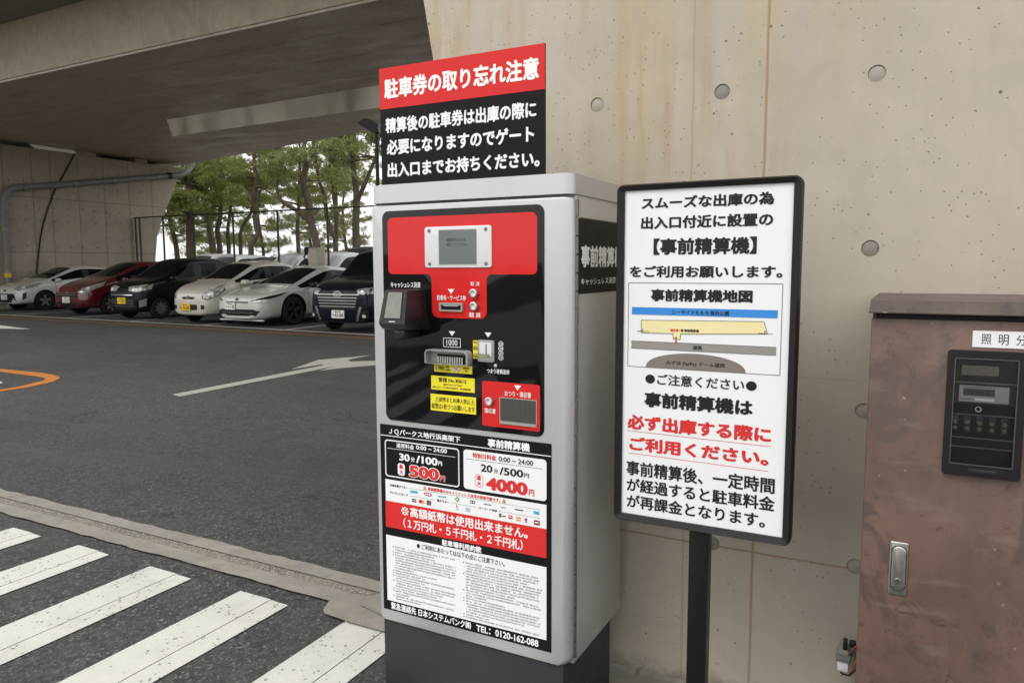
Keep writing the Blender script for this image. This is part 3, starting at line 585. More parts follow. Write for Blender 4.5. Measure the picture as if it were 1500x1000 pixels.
pine([[(-24.94, 30.16, 2.52), (-25.01, 30.24, 3.5), (-25.05, 30.4, 5.1), (-25.23, 30.44, 6.29), (-25.34, 30.51, 7.34), (-25.35, 30.62, 8.39)], [(-25.03, 30.3, 4.5), (-24.85, 30.4, 5.0), (-24.45, 30.5, 5.8)]], 'tall straight pine beside the lamp post, with a pale trunk', 8, .21, 4.0, 6.0, 11, 22, 'pine_olive')
pine([[(-40.13, 31.27, 2.71), (-40.49, 31.23, 3.99), (-40.69, 31.26, 5.26)]], 'pine partly hidden by the far pier wall', 9, .16, 3.0, 3.9, 9.5, 44)
pine([[(-38.85, 34.23, 2.85), (-38.94, 34.31, 3.96), (-38.85, 34.53, 5.41)]], 'thin pine standing behind the trunk that leans left', 10, .13, 4.0, 5, 10, 24, 'pine_olive')
pine([[(-37.4, 33.89, 3.16), (-37.35, 33.99, 3.81), (-36.93, 34.32, 4.68)]], 'slender pine behind the S-bent trunk, leaning right', 11, .12, 4.2, 5, 10, 24, 'pine_olive')
pine([[(-20.5, 31.5, 2.5), (-20.3, 31.6, 4.5), (-20.5, 31.8, 7.5)]], 'pine hidden behind the payment machine but for its left branches', 12, .17, 4.4, 6, 11, 24, 'pine_olive')
pine([[(-33.2, 38, 2.5), (-33.0, 38, 4.5), (-33.3, 38.2, 7.5)]], 'most distant pine, seen between the slim upright pine and the forked pine', 13, .15, 4.6, 5.6, 11.5, 20, 'pine_olive')

for i, (x, y, h, lb) in enumerate(((-47, 40, 8.5, 'bushy far pine nearest the far pier wall, behind all the others'), (-43.5, 41.5, 8, 'far bushy pine above the white van roof'), (-40, 43, 8.5, 'far bushy pine between the thickest trunk and the trunk that leans left'), (-36.2, 42.5, 8, 'far bushy pine behind the S-bent trunk'))):
    pine([[(x, y, 1.2), (x+.15, y, 2.5), (x-.1, y, 4)]], lb, 30+i, .14, 1.6, 2.4, h, 34, 'pine_olive', 1.9)
# ------------------------------------------------------------------ parked cars
def interp(tab, y):
    for (a, b), (c, d) in zip(tab, tab[1:]):
        if y <= c: return b+(d-b)*max(0, (y-a))/(c-a)
    return tab[-1][1]
def make_wheel(parent, x, y, r, w, rimmat, spokes, side, k=.66):
    wl = MB(); s = side
    wl.lathe([(r*.60, -w/2), (r*.9, -w/2), (r*.985, -w*.36), (r, 0), (r*.985, w*.36), (r*.9, w/2), (r*.60, w/2)], (x, y, r), 'x', 28, close=False)
    o = wl.build('wheel', 'tyre', parent)
    m = MB(); rr_ = r*k; f = s*w*.40
    m.lathe([(rr_, s*w*.5), (rr_*.93, s*w*.47), (rr_*.92, f-s*.04)], (x, y, r), 'x', 28, close=False)
    for i in range(spokes):
        a = 2*math.pi*i/spokes+.3; ca, sa = math.cos(a), math.sin(a)
        wd = .21*rr_ if spokes < 8 else .12*rr_
        pts = []
        for rad, ww in ((.1*rr_, wd), (.95*rr_, wd*.72)):
            for sg in (-1, 1): pts.append((rad*ca-sg*ww*sa, rad*sa+sg*ww*ca))
        vs = [(x+f+s*.012, y+p[0], r+p[1]) for p in pts]+[(x+f-s*.03, y+p[0], r+p[1]) for p in pts]
        m.add(vs, [(0, 1, 3, 2), (4, 6, 7, 5), (0, 4, 5, 1), (2, 3, 7, 6), (0, 2, 6, 4), (1, 5, 7, 3)])
    m.lathe([(0, f+s*.025), (.16*rr_, f+s*.02), (.17*rr_, f-s*.02)], (x, y, r), 'x', 14, close=False)
    m.build('rim', rimmat, o)
    MB().lathe([(0, f-s*.05), (rr_*.93, f-s*.05)], (x, y, r), 'x', 24, close=False).build('brake_disc', 'trim_black', o)
class Car:
    def __init__(s, name, label, pos, yaw, dims, top, belt, segs, paint, axle, wheel, plan=None, group=None, bot=.2, roofw=.70, hoodw=.80, wsmat=None):
        s.L, s.W, s.H = dims; L, Wd, H = dims; hw = Wd/2
        s.root = thing(name, label, 'car', (0, 0, 0), group)
        plan = plan or [(0, .66), (.10, .84), (.30, .95), (.7, .99), (L-.5, .99), (L-.15, .93), (L, .72)]
        keys = []; V = []; F = []; MI = []
        def key(k):
            if k not in keys: keys.append(k)
            return keys.index(k)
        key(('body', 0, 0))
        prof = []
        for i, (y, kind) in enumerate(segs):
            zt = interp(top, y); zb = min(interp(belt, y), zt-.035); wf = interp(plan, y)*hw
            cab = zt-zb > .2
            wt = hw*(roofw if cab else hoodw)*min(1, interp(plan, y)+.02)
            lo = bot+(.08 if y < .05 or y > L-.05 else 0)
            P0 = (0, lo); P1 = (wf*.84, lo); P2 = (wf*.97, lo+.10); P3 = (wf, (lo+zb)/2+.04); P4 = (wf*.955, zb)
            P5 = (wt, zt-(.075 if cab else .02)); lp = lambda a, b, t: (a[0]+(b[0]-a[0])*t, a[1]+(b[1]-a[1])*t)
            P8 = (0, zt); P7 = (wt*.55, zt-.012)
            if cab:
                sg = lp(P4, P5, .5); bow = (sg[0]+.02, sg[1])
                pr = [P0, P1, P2, P3, P4, lp(P4, P5, .07), bow, lp(P4, P5, .90), P5, (wt*.90, zt-.045), P7, P8]
            else:
                pr = [P0, P1, P2, P3, P4, lp(P4, P5, .15), lp(P4, P5, .5), lp(P4, P5, .85), P5, (wt*.88, zt-.012), P7, P8]
            full = [(-a, b) for a, b in pr[::-1][:-1]][::-1]
            loop = pr+[(-a, b) for a, b in pr[1:-1][::-1]]
            prof.append([(p[0], y, p[1]) for p in loop])
        n = len(prof[0])
        for p in prof: V += p
        for i in range(len(prof)-1):
            kind = segs[i][1]
            for j in range(n):
                jj = j if j < 11 else 21-j            # half profile edge index 0..10
                side = 1 if j < 11 else -1
                k = ('body', 0, 0)
                if kind == 'ws' and jj in (9, 10): k = ('windshield', 0, 0)
                elif kind == 'rw' and jj in (9, 10): k = ('rear_window', 0, 0)
                elif kind in ('ws', 'glass') and jj in (5, 6): k = ('side_window', side, sum(1 for q in segs[:i] if q[1] == 'pillar'))
                elif kind == 'pillar' and jj in (5, 6): k = ('pillar', side, i)
                F.append((i*n+j, i*n+(j+1) % n, (i+1)*n+(j+1) % n, (i+1)*n+j)); MI.append(key(k))
        F.append(tuple(range(n))[::-1]); MI.append(0); F.append(tuple(range((len(prof)-1)*n, len(prof)*n))); MI.append(0)
        me = bpy.data.meshes.new('shell'); me.from_pydata(V, [], F); archs = [key(('wheel_arch', a_, s_)) for a_ in (0, 1) for s_ in (1, -1)]
        mats = {'body': paint, 'windshield': 'car_glass', 'rear_window': 'car_glass', 'side_window': 'car_glass', 'pillar': 'trim_black', 'wheel_arch': 'trim_black'}
        for k in keys: me.materials.append(M[mats[k[0]]])
        me.polygons.foreach_set('material_index', MI)
        bm = bmesh.new(); bm.from_mesh(me); bmesh.ops.recalc_face_normals(bm, faces=bm.faces[:]); bm.to_mesh(me); bm.free()
        ob = bpy.data.objects.new('shell', me); COL.objects.link(ob)
        ms = ob.modifiers.new('s', 'SUBSURF'); ms.levels = 2; ms.render_levels = 2
        r, wd, rim, spk = wheel[:4]; cut = MB()
        for ya in axle:
            for sg in (1, -1): cut.lathe([(r*1.13, 0), (r*1.13, sg*.7)], (sg*(hw-.24), ya, r*1.02), 'x', 28)
        cme = bpy.data.meshes.new('cut'); cme.from_pydata(cut.v, [], cut.f)
        for k in keys: cme.materials.append(M[mats[k[0]]])
        cme.polygons.foreach_set('material_index', [archs[q*4//len(cut.f)] for q in range(len(cut.f))])
        bm = bmesh.new(); bm.from_mesh(cme); bmesh.ops.recalc_face_normals(bm, faces=bm.faces[:]); bm.to_mesh(cme); bm.free()
        co = bpy.data.objects.new('cut', cme); COL.objects.link(co)
        mo = ob.modifiers.new('b', 'BOOLEAN'); mo.operation = 'DIFFERENCE'; mo.object = co; mo.solver = 'EXACT'
        dg = bpy.context.evaluated_depsgraph_get(); fm = bpy.data.meshes.new_from_object(ob.evaluated_get(dg))
        bpy.data.objects.remove(ob); bpy.data.objects.remove(co)
        vs = [v.co.copy() for v in fm.vertices]; fs = [tuple(p.vertices) for p in fm.polygons]; mi = [p.material_index for p in fm.polygons]
        zm = max(v.z for v in vs); ym = max(v.y for v in vs); y0 = min(v.y for v in vs); xm = max(v.x for v in vs)
        for v in vs:
            if v.z > .55: v.z = .55+(v.z-.55)*(H-.55)/(zm-.55)
            v.x *= hw/xm
        s.bvh = BVHTree.FromPolygons(vs, fs)
        for i, k in enumerate(keys):
            sel = [f for f, m in zip(fs, mi) if m == i]
            if not sel: continue
            used = sorted({v for f in sel for v in f}); mp = {v: q for q, v in enumerate(used)}
            b = MB(); b.add([vs[v] for v in used], [[mp[v] for v in f] for f in sel])
            o = b.build(k[0], mats[k[0]], s.root, fix=False)
        for ya in axle:
            for sg in (1, -1): make_wheel(s.root, sg*(hw-.03-wd/2), ya, r, wd, rim, spk, sg, wheel[4] if len(wheel) > 4 else .66)
        s.pos = pos; s.yaw = yaw
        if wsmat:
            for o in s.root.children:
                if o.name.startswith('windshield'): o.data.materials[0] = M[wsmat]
    def finish(s):
        s.root.location = s.pos; s.root.rotation_euler = (0, 0, R(s.yaw)); return s
    def patch(s, poly, name, mat, a=0, off=.006, th=.012, parent=None, cuts=3, mirror=False, both=True):
        # poly: (x, z) seen from the front when a == 0; else (x, y, z) seen from a degrees round the left corner; a=90: side (y,z)
        for sg in ((1, -1) if mirror else (1,)):
            ra = R(a); d = Vector((-math.sin(ra), math.cos(ra), 0)); e = Vector((math.cos(ra), math.sin(ra), 0))
            pts = []
            for p in poly:
                if a == 0: u, v = p[0], p[-1]
                elif a == 90: u, v = p[0], p[-1]
                else: u, v = p[0]*e.x+p[1]*e.y, p[2]
                pts.append((u, v))
            bm = bmesh.new(); bv = [bm.verts.new((u, 0, v)) for u, v in pts]; bm.faces.new(bv)
            bmesh.ops.triangulate(bm, faces=bm.faces[:]); bmesh.ops.subdivide_edges(bm, edges=bm.edges[:], cuts=cuts, use_grid_fill=True)
            bmesh.ops.triangulate(bm, faces=bm.faces[:])
            last = None; miss = []
            for v in bm.verts:
                og = e*v.co.x-d*6+Vector((0, 0, v.co.z)); hit = s.bvh.ray_cast(og, d)
                if hit[0] is None: miss.append((v, og)); continue
                v.co = hit[0]-d*off; last = (hit[0]-og).dot(d)
            for v, og in miss: v.co = og+d*((last or 6)-off)
            bm.normal_update()
            # give it thickness toward the body
            ret = bmesh.ops.extrude_face_region(bm, geom=bm.faces[:])
            for q in ret['geom']:
                if isinstance(q, bmesh.types.BMVert): q.co += d*(th+off)
            vs = [Vector((v.co.x*sg, v.co.y, v.co.z)) for v in bm.verts]; bm.verts.index_update()
            b = MB(); b.add(vs, [[v.index for v in f.verts] for f in bm.faces]); bm.free()
            o = b.build(name, mat, parent or s.root)
        return o
    def front_y(s, x, z):
        h = s.bvh.ray_cast(Vector((x, -6, z)), Vector((0, 1, 0))); return h[0].y if h[0] else 0
    def lamp(s, poly, a, lens, lr=.05, mat='lamp_glass'):
        cx = [sum(p[i] for p in poly)/len(poly) for i in range(3)]
        s.patch([tuple(cx[i]+(p[i]-cx[i])*1.13 for i in range(3)) for p in poly], 'headlight_surround', 'trim_black', a, off=.002, th=.008, mirror=True)
        s.patch(poly, 'headlight', mat, a, off=.007, mirror=True)
        e = (math.cos(R(a)), math.sin(R(a)))
        s.patch([(lens[0]+lr*math.cos(q)*e[0], lens[1]+lr*math.cos(q)*e[1], lens[2]+lr*.9*math.sin(q)) for q in [i*.6283 for i in range(10)]], 'headlamp_lens', 'lamp_bright', a, off=.014, mirror=True)
    def plate(s, x, z, mat, txt, ink, w=.33, h=.165):
        y = s.front_y(x, z)-.03
        y = min(y, s.front_y(x+w/2, z)-.012, s.front_y(x-w/2, z)-.012)
        p = MB().prism(rr(x-w/2, x+w/2, z-h/2, z+h/2, .012, 2), y, y+.02).build('licence_plate', mat, s.root)
        pr = Print(p, y-.002)
        if txt: pr.T(txt, x-w*.40, x+w*.42, z-h*.36, z+h*.14, ink, .02)
        pr.shape(rr(x-w*.24, x-w*.02, z+h*.26, z+h*.38, .002, 1), ink).shape(rr(x+w*.03, x+w*.22, z+h*.26, z+h*.38, .002, 1), ink)
        pr.done()
    def mirror(s, y, z, mat):
        for sg in (1, -1):
            x = sg*(s.W/2+.06); MB().box(min(x-.11*sg, x+.09*sg), max(x-.11*sg, x+.09*sg), y-.07, y+.07, z-.055, z+.075, bev=.05, seg=3).build('wing_mirror', mat, s.root)
    def emblem(s, x, z, w, h, mat='chrome'):
        y = s.front_y(x, z)-.012; m = MB(); n = 20
        ou = [(x+w*math.cos(6.283*k/n), z+h*math.sin(6.283*k/n)) for k in range(n)]; i_ = [(x+w*.72*math.cos(6.283*k/n), z+h*.68*math.sin(6.283*k/n)) for k in range(n)]
        m.ring(ou, i_, y, y+.02); i2 = [(x+w*.36*math.cos(6.283*k/n), z+h*.66*math.sin(6.283*k/n)) for k in range(n)]; i3 = [(x+w*.2*math.cos(6.283*k/n), z+h*.5*math.sin(6.283*k/n)) for k in range(n)]
        m.ring(i2, i3, y, y+.02); m.build('emblem', mat, s.root)
    def seams(s, ys, z0, z1, hy=(), hz=.8):
        for y in ys: s.patch([(y-.006, z0), (y+.006, z0), (y+.006, z1), (y-.006, z1)], 'door_seam', 'trim_black', 90, .002, .004, cuts=4, mirror=True)
        for y in hy: s.patch([(y-.09, hz-.015), (y+.09, hz-.015), (y+.09, hz+.02), (y-.09, hz+.02)], 'door_handle', 'trim_black' if s.dark else s.paint, 90, .028, .03, mirror=True)
    dark = True; paint = 'trim_black'
ROW = 'cars parked in the front row under the viaduct'
DARK = 'trim_black'
# --- white compact hatchback, far left
def segs(*a): return list(a)
c = Car('parked_car', 'white hatchback with black grille, leftmost in the front row beside the drain pipe', (-25.3, 13.3, 0), 0, (3.995, 1.695, 1.455),
  [(0, .60), (.06, .72), (.35, .86), (.7, .93), (1.05, 1.0), (1.9, 1.40), (2.3, 1.45), (2.8, 1.44), (3.4, 1.33), (3.8, 1.15), (3.95, .95), (3.995, .7)],
  [(0, .58), (.35, .76), (1.05, .90), (2, .96), (3.5, 1.04), (4, .7)],
  segs((0, ''), (.06, ''), (.2, ''), (.45, ''), (.8, ''), (1.05, 'ws'), (1.45, 'ws'), (1.9, 'glass'), (2.15, 'pillar'), (2.25, 'glass'), (2.9, 'pillar'), (3.0, 'body'), (3.4, 'rw'), (3.8, ''), (3.95, ''), (3.995, '')),
  'pearl_white', (.80, 3.35), (.31, .19, 'alloy', 5), group=ROW)
c.patch([(-.50, .55), (.50, .55), (.42, .45), (.60, .27), (-.60, .27), (-.42, .45)], 'grille', 'trim_black')
c.lamp([(.44, .05, .70), (.60, .2, .82), (.79, .66, .88), (.78, .55, .76), (.62, .2, .66)], 35, (.66, .25, .75), .05)
c.patch([(.70, .2, .56), (.78, .25, .60), (.76, .25, .42), (.68, .2, .33)], 'fog_light_bezel', 'trim_black', 35, mirror=True)
c.patch([(-.55, .245), (.55, .245), (.55, .225), (-.55, .225)], 'lip', 'trim_black')
c.plate(0, .44, 'plate_white', '• • 51', 'letter_green'); c.emblem(0, .64, .06, .045); c.mirror(1.2, .95, 'pearl_white'); c.paint = 'pearl_white'; c.dark = False; c.seams((1.15, 2.2), .35, .9, (2.05,), .86); c.finish()
# --- dark red hatchback
c = Car('parked_car', 'dark red hatchback with slanted headlights between the white hatchback and the black car', (-21.12, 12.75, 0), 0, (4.1, 1.695, 1.57),
  [(0, .58), (.05, .72), (.35, .90), (.7, .98), (1.0, 1.06), (1.95, 1.48), (2.4, 1.52), (3.0, 1.50), (3.6, 1.38), (3.9, 1.2), (4.05, .95), (4.1, .7)],
  [(0, .56), (.35, .80), (1.0, .95), (2, 1.0), (3.6, 1.08), (4.1, .7)],
  segs((0, ''), (.06, ''), (.2, ''), (.45, ''), (.75, ''), (1.0, 'ws'), (1.45, 'ws'), (1.95, 'glass'), (2.2, 'pillar'), (2.3, 'glass'), (3.0, 'pillar'), (3.1, 'body'), (3.6, 'rw'), (3.9, ''), (4.05, ''), (4.1, '')),
  'dark_red', (.82, 3.42), (.31, .19, 'alloy', 7), group=ROW)
c.patch([(-.52, .68), (-.3, .62), (.3, .62), (.52, .68), (.40, .53), (-.40, .53)], 'grille', 'trim_black')
for z in (.585, .635): c.patch([(-.40, z), (.40, z), (.40, z+.014), (-.40, z+.014)], 'grille_bar', 'chrome', off=.02)
c.lamp([(.40, .04, .66), (.56, .16, .80), (.80, .66, .97), (.81, .6, .84), (.66, .2, .66)], 35, (.66, .25, .78), .05)
c.patch([(-.5, .36), (.5, .36), (.62, .25), (-.62, .25)], 'lower_intake', 'trim_black')
c.plate(0, .45, 'plate_white', '• 32-57', 'letter_green'); c.emblem(0, .645, .065, .05); c.mirror(1.2, 1.0, 'dark_red'); c.seams((1.12, 2.25), .35, .95, (2.05,), .9); c.finish()
# --- black tall kei car
c = Car('parked_car', 'black tall kei car with bright chrome headlights and a yellow plate', (-18.05, 12.35, 0), 0, (3.395, 1.475, 1.63),
  [(0, .70), (.04, .84), (.25, .98), (.5, 1.03), (.75, 1.08), (1.5, 1.57), (1.9, 1.62), (2.6, 1.62), (3.1, 1.58), (3.3, 1.3), (3.38, 1.0), (3.395, .7)],
  [(0, .68), (.25, .9), (.75, 1.0), (3.2, 1.06), (3.4, .7)],
  segs((0, ''), (.05, ''), (.15, ''), (.35, ''), (.55, ''), (.75, 'ws'), (1.1, 'ws'), (1.5, 'glass'), (1.75, 'pillar'), (1.85, 'glass'), (2.6, 'pillar'), (2.7, 'glass'), (3.05, 'rw'), (3.3, ''), (3.38, ''), (3.395, '')),
  'solid_black', (.62, 3.08), (.285, .16, 'alloy', 10), group=ROW, roofw=.80)
c.patch([(-.5, .72), (.5, .72), (.45, .62), (-.45, .62)], 'grille', 'trim_black'); c.patch([(-.42, .66), (.42, .66), (.42, .635), (-.42, .635)], 'grille_bar', 'chrome', off=.02)
c.patch([(.24, -.0, .86), (.5, .1, .90), (.70, .42, .94), (.70, .36, .80), (.56, .05, .73), (.26, 0, .75)], 'headlight', 'lamp_glass', 30, mirror=True)
for q in ((.44, .02, .80), (.58, .12, .82)): c.patch([(q[0]+.05*math.cos(t*.785)*.87, q[1]+.05*math.cos(t*.785)*.5, q[2]+.045*math.sin(t*.785)) for t in range(8)], 'headlamp_lens', 'lamp_bright', 30, off=.018, mirror=True)
c.patch([(-.45, .56), (.45, .56), (.5, .3), (-.5, .3)], 'lower_intake', 'trim_black')
for z in (.35, .42, .49): c.patch([(-.45, z), (.45, z), (.45, z+.012), (-.45, z+.012)], 'intake_bar', 'dark_steel', off=.02)
c.patch([(.56, .1, .50), (.66, .25, .56), (.66, .22, .36), (.56, .08, .33)], 'fog_light_bezel', 'lamp_glass', 35, mirror=True)
c.plate(0, .50, 'plate_yellow', '• • 97', 'letter_black'); c.mirror(.95, 1.06, 'solid_black'); c.seams((.9, 1.8), .35, 1.0, (1.65,), .93); c.finish()
# --- cream kei hatchback
c = Car('parked_car', 'cream white kei hatchback with rounded headlights, yellow plate and a tiny upper grille', (-15.2, 12.1, 0), 0, (3.395, 1.475, 1.53),
  [(0, .62), (.05, .76), (.28, .90), (.55, .96), (.85, 1.02), (1.6, 1.42), (2.0, 1.47), (2.6, 1.46), (3.05, 1.38), (3.28, 1.15), (3.37, .95), (3.395, .7)],
  [(0, .60), (.28, .82), (.85, .94), (3.1, 1.02), (3.4, .7)],
  segs((0, ''), (.05, ''), (.16, ''), (.35, ''), (.6, ''), (.85, 'ws'), (1.2, 'ws'), (1.6, 'glass'), (1.85, 'pillar'), (1.95, 'glass'), (2.6, 'pillar'), (2.7, 'glass'), (3.0, 'rw'), (3.28, ''), (3.37, ''), (3.395, '')),
  'cream_white', (.68, 3.13), (.27, .15, 'alloy', 6), group=ROW, roofw=.76)
c.patch([(-.24, .635), (-.18, .655), (.18, .655), (.24, .635), (.16, .595), (-.16, .595)], 'grille', 'trim_black')
c.lamp([(.48, .03, .64), (.49, .05, .77), (.59, .18, .90), (.70, .44, .95), (.72, .44, .80), (.67, .28, .67), (.58, .10, .60)], 35, (.60, .16, .74), .07)
c.patch(rr(-.30, .30, .34, .47, .03), 'lower_intake', 'trim_black'); c.patch(rr(.42, .52, .36, .46, .02), 'fog_light_bezel', 'trim_black', mirror=True)
c.plate(-.08, .41, 'plate_yellow', '• 26-60', 'letter_black'); c.emblem(0, .645, .055, .042); c.mirror(1.05, .98, 'cream_white'); c.paint = 'cream_white'; c.dark = False; c.seams((.98, 1.9), .33, .92, (1.75,), .86); c.finish()
# --- white sedan, low wedge nose
c = Car('parked_car', 'low white wedge-nosed sedan with large black wheels', (-13.5, 12.05, 0), 0, (4.6, 1.78, 1.42),
  [(0, .60), (.05, .70), (.4, .80), (.8, .87), (1.15, .94), (2.15, 1.36), (2.5, 1.42), (3.0, 1.40), (3.7, 1.24), (4.3, 1.04), (4.55, .95), (4.6, .7)],
  [(0, .58), (.4, .72), (1.15, .84), (2.2, .90), (3.6, .98), (4.6, .7)],
  segs((0, ''), (.05, ''), (.2, ''), (.5, ''), (.85, ''), (1.15, 'ws'), (1.65, 'ws'), (2.15, 'glass'), (2.45, 'pillar'), (2.53, 'glass'), (3.1, 'pillar'), (3.2, 'body'), (3.6, 'rw'), (4.3, ''), (4.55, ''), (4.6, '')),
  'pearl_white', (.93, 3.68), (.345, .21, 'dark_alloy', 5, .74), plan=[(0, .62), (.08, .78), (.3, .92), (.8, .985), (3.9, .99), (4.4, .93), (4.6, .72)], group=ROW, bot=.16, roofw=.66)
c.patch([(-.60, .575), (.60, .575), (.64, .545), (-.64, .545)], 'grille', 'trim_black')
c.patch([(.40, .05, .60), (.62, .2, .665), (.86, .78, .79), (.82, .55, .70), (.66, .2, .60), (.58, .12, .555)], 'headlight', 'trim_black', 35, mirror=True)
c.patch([(.42, .05, .585), (.62, .16, .615), (.74, .3, .635), (.72, .28, .60), (.60, .12, .57)], 'daytime_lamp', 'lamp_bright', 35, off=.018, mirror=True)
c.patch([(-.66, .36), (-.5, .40), (.5, .40), (.66, .36), (.56, .25), (-.56, .25)], 'lower_intake', 'trim_black'); c.patch([(-.5, .33), (.5, .33), (.5, .315), (-.5, .315)], 'intake_bar', 'dark_steel', off=.02)
c.patch([(-.62, .20), (.62, .20), (.70, .13), (-.70, .13)], 'front_lip', 'pearl_white', off=.05)
c.patch([(.66, .15, .21), (.78, .32, .26), (.80, .35, .22), (.70, .18, .18)], 'fog_light', 'lamp_bright', 35, off=.02, mirror=True)
c.plate(-.2, .47, 'plate_white', '• • • 8', 'letter_green'); c.emblem(0, .625, .05, .035, 'dark_steel'); c.mirror(1.5, .92, 'trim_black'); c.paint = 'pearl_white'; c.dark = False
c.seams((1.4, 2.5), .3, .85); c.finish()
# --- navy tall wagon
c = Car('parked_car', 'navy black tall wagon with a broad chrome-barred grille, half hidden by the payment machine', (-10.25, 11.75, 0), 0, (3.7, 1.67, 1.79),
  [(0, .78), (.04, .90), (.25, 1.02), (.55, 1.07), (.85, 1.12), (1.45, 1.66), (1.9, 1.73), (2.8, 1.73), (3.4, 1.68), (3.6, 1.4), (3.68, 1.0), (3.7, .7)],
  [(0, .76), (.25, .95), (.85, 1.05), (3.4, 1.1), (3.7, .7)],
  segs((0, ''), (.05, ''), (.15, ''), (.35, ''), (.6, ''), (.85, 'ws'), (1.15, 'ws'), (1.45, 'glass'), (1.75, 'pillar'), (1.85, 'glass'), (2.7, 'pillar'), (2.8, 'glass'), (3.3, 'rw'), (3.6, ''), (3.68, ''), (3.7, '')),
  'navy_black', (.72, 3.2), (.30, .17, 'alloy', 9), group=ROW, roofw=.82, plan=[(0, .80), (.06, .90), (.2, .97), (.5, 1.0), (3.2, 1.0), (3.6, .95), (3.7, .8)])
c.patch([(-.56, .84), (.56, .84), (.46, .50), (-.46, .50)], 'grille', 'trim_black')
for z in (.54, .60, .66, .72): c.patch([(-.46-(z-.5)*.25, z), (.46+(z-.5)*.25, z), (.46+(z-.5)*.25, z+.018), (-.46-(z-.5)*.25, z+.018)], 'grille_bar', 'alloy', off=.022)
c.patch([(-.56, .785), (.56, .785), (.57, .805), (-.57, .805)], 'grille_bar', 'alloy', off=.02)
c.patch([(.50, .02, .90), (.66, .1, .93), (.80, .45, .96), (.80, .4, .82), (.66, .05, .80), (.52, .02, .80)], 'headlight', 'lamp_glass', 30, mirror=True)
c.patch([(.56, .02, .55), (.62, .05, .55), (.52, .0, .26), (.46, .0, .26)], 'bumper_trim', 'chrome', 0, mirror=True)
c.patch([(.60, .42), (.74, .50), (.74, .28), (.60, .26)], 'fog_light_bezel', 'trim_black', mirror=True); c.patch(disc(.67, .36, .035, 10), 'fog_light', 'lamp_bright', off=.02, mirror=True)
c.plate(.02, .39, 'plate_white', '• 41-04', 'letter_black'); c.emblem(0, .80, .11, .07); c.mirror(1.05, 1.1, 'navy_black'); c.seams((.95, 1.8), .35, 1.0, (1.65,), .95); c.finish()
# --- bag on the white sedan's roof
bg_ = thing('bag', 'pale boxy bag with dark navy straps standing on the low white sedan roof', 'bag', (-13.60, 14.85, 1.40))
MB().box(-13.83, -13.43, 14.70, 15.02, 1.40, 1.86, bev=.07, seg=3).build('bag_body', 'bag_beige', bg_)
MB().box(-13.88, -13.76, 14.65, 14.95, 1.68, 1.88, bev=.045).build('flap', 'bag_navy', bg_); MB().box(-13.87, -13.76, 14.67, 14.9, 1.42, 1.53, bev=.04).build('side_pocket', 'bag_navy', bg_)
MB().tube([(-13.84, 14.7, 1.7), (-13.87, 14.66, 1.62), (-13.83, 14.68, 1.52), (-13.78, 14.69, 1.5)], .022, 8).build('strap', 'bag_navy', bg_)
# --- second row beyond the fence: simpler bodies, copies of three builds
BK = 'cars parked beyond the chain link fence'
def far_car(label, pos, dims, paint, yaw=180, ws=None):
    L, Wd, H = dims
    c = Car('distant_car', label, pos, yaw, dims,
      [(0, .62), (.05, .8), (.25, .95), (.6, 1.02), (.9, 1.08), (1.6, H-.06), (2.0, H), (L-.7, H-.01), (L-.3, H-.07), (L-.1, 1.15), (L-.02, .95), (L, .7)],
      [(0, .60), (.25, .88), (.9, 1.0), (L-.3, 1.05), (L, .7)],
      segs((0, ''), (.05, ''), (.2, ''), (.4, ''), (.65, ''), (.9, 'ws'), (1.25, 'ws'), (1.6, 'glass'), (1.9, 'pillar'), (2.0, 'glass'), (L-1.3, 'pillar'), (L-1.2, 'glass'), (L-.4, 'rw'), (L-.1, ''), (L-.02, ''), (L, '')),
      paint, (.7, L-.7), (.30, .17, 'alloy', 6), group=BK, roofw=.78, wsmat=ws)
    c.patch([(.45, .02, .82), (.72, .4, .9), (.72, .35, .78), (.5, .02, .72)], 'headlight', 'lamp_glass', 35, mirror=True); c.mirror(1.1, 1.05, paint); c.finish()
    return c
far_car('white van roof showing beside the end of the far pier wall', (-30.0, 23.3, 0), (4.2, 1.7, 2.05), 'van_white', 0)
far_car('white wagon roof showing above the black tall kei car', (-26.9, 22.0, 0), (4.1, 1.7, 1.95), 'van_white', 0)
far_car('black hatchback showing just left of the bright windshields', (-24.0, 21.2, 0), (4.0, 1.7, 1.80), 'solid_black', 0)
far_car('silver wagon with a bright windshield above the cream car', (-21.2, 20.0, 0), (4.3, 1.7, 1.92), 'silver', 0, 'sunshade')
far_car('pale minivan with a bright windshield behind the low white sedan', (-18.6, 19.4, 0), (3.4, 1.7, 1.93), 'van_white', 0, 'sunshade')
# car with its tailgate raised
hc = Car('distant_car', 'black car with its tailgate raised, left of the payment machine', (-22.3, 23.4, 0), 0, (3.9, 1.7, 1.7),
      [(0, .62), (.05, .8), (.25, .95), (.6, 1.02), (.9, 1.08), (1.6, 1.56), (2.0, 1.62), (3.2, 1.61), (3.6, 1.5), (3.8, 1.1), (3.88, .95), (3.9, .7)],
      [(0, .60), (.25, .88), (.9, 1.0), (3.6, 1.05), (3.9, .7)],
      segs((0, ''), (.05, ''), (.2, ''), (.4, ''), (.65, ''), (.9, 'ws'), (1.25, 'ws'), (1.6, 'glass'), (1.9, 'pillar'), (2.0, 'glass'), (2.7, 'pillar'), (2.8, 'glass'), (3.5, 'rw'), (3.8, ''), (3.88, ''), (3.9, '')),
      'solid_black', (.7, 3.2), (.30, .17, 'alloy', 6), group=BK, roofw=.78)
prof = [(3.25, 1.60), (3.3, 1.66), (3.75, 2.10), (4.1, 2.30), (4.5, 2.30), (4.52, 2.22), (4.1, 2.22), (3.8, 2.0), (3.4, 1.62)]
MB().prism(prof, -.68, .68, axis='x').build('tailgate', 'solid_black', hc.root)
hc.finish()
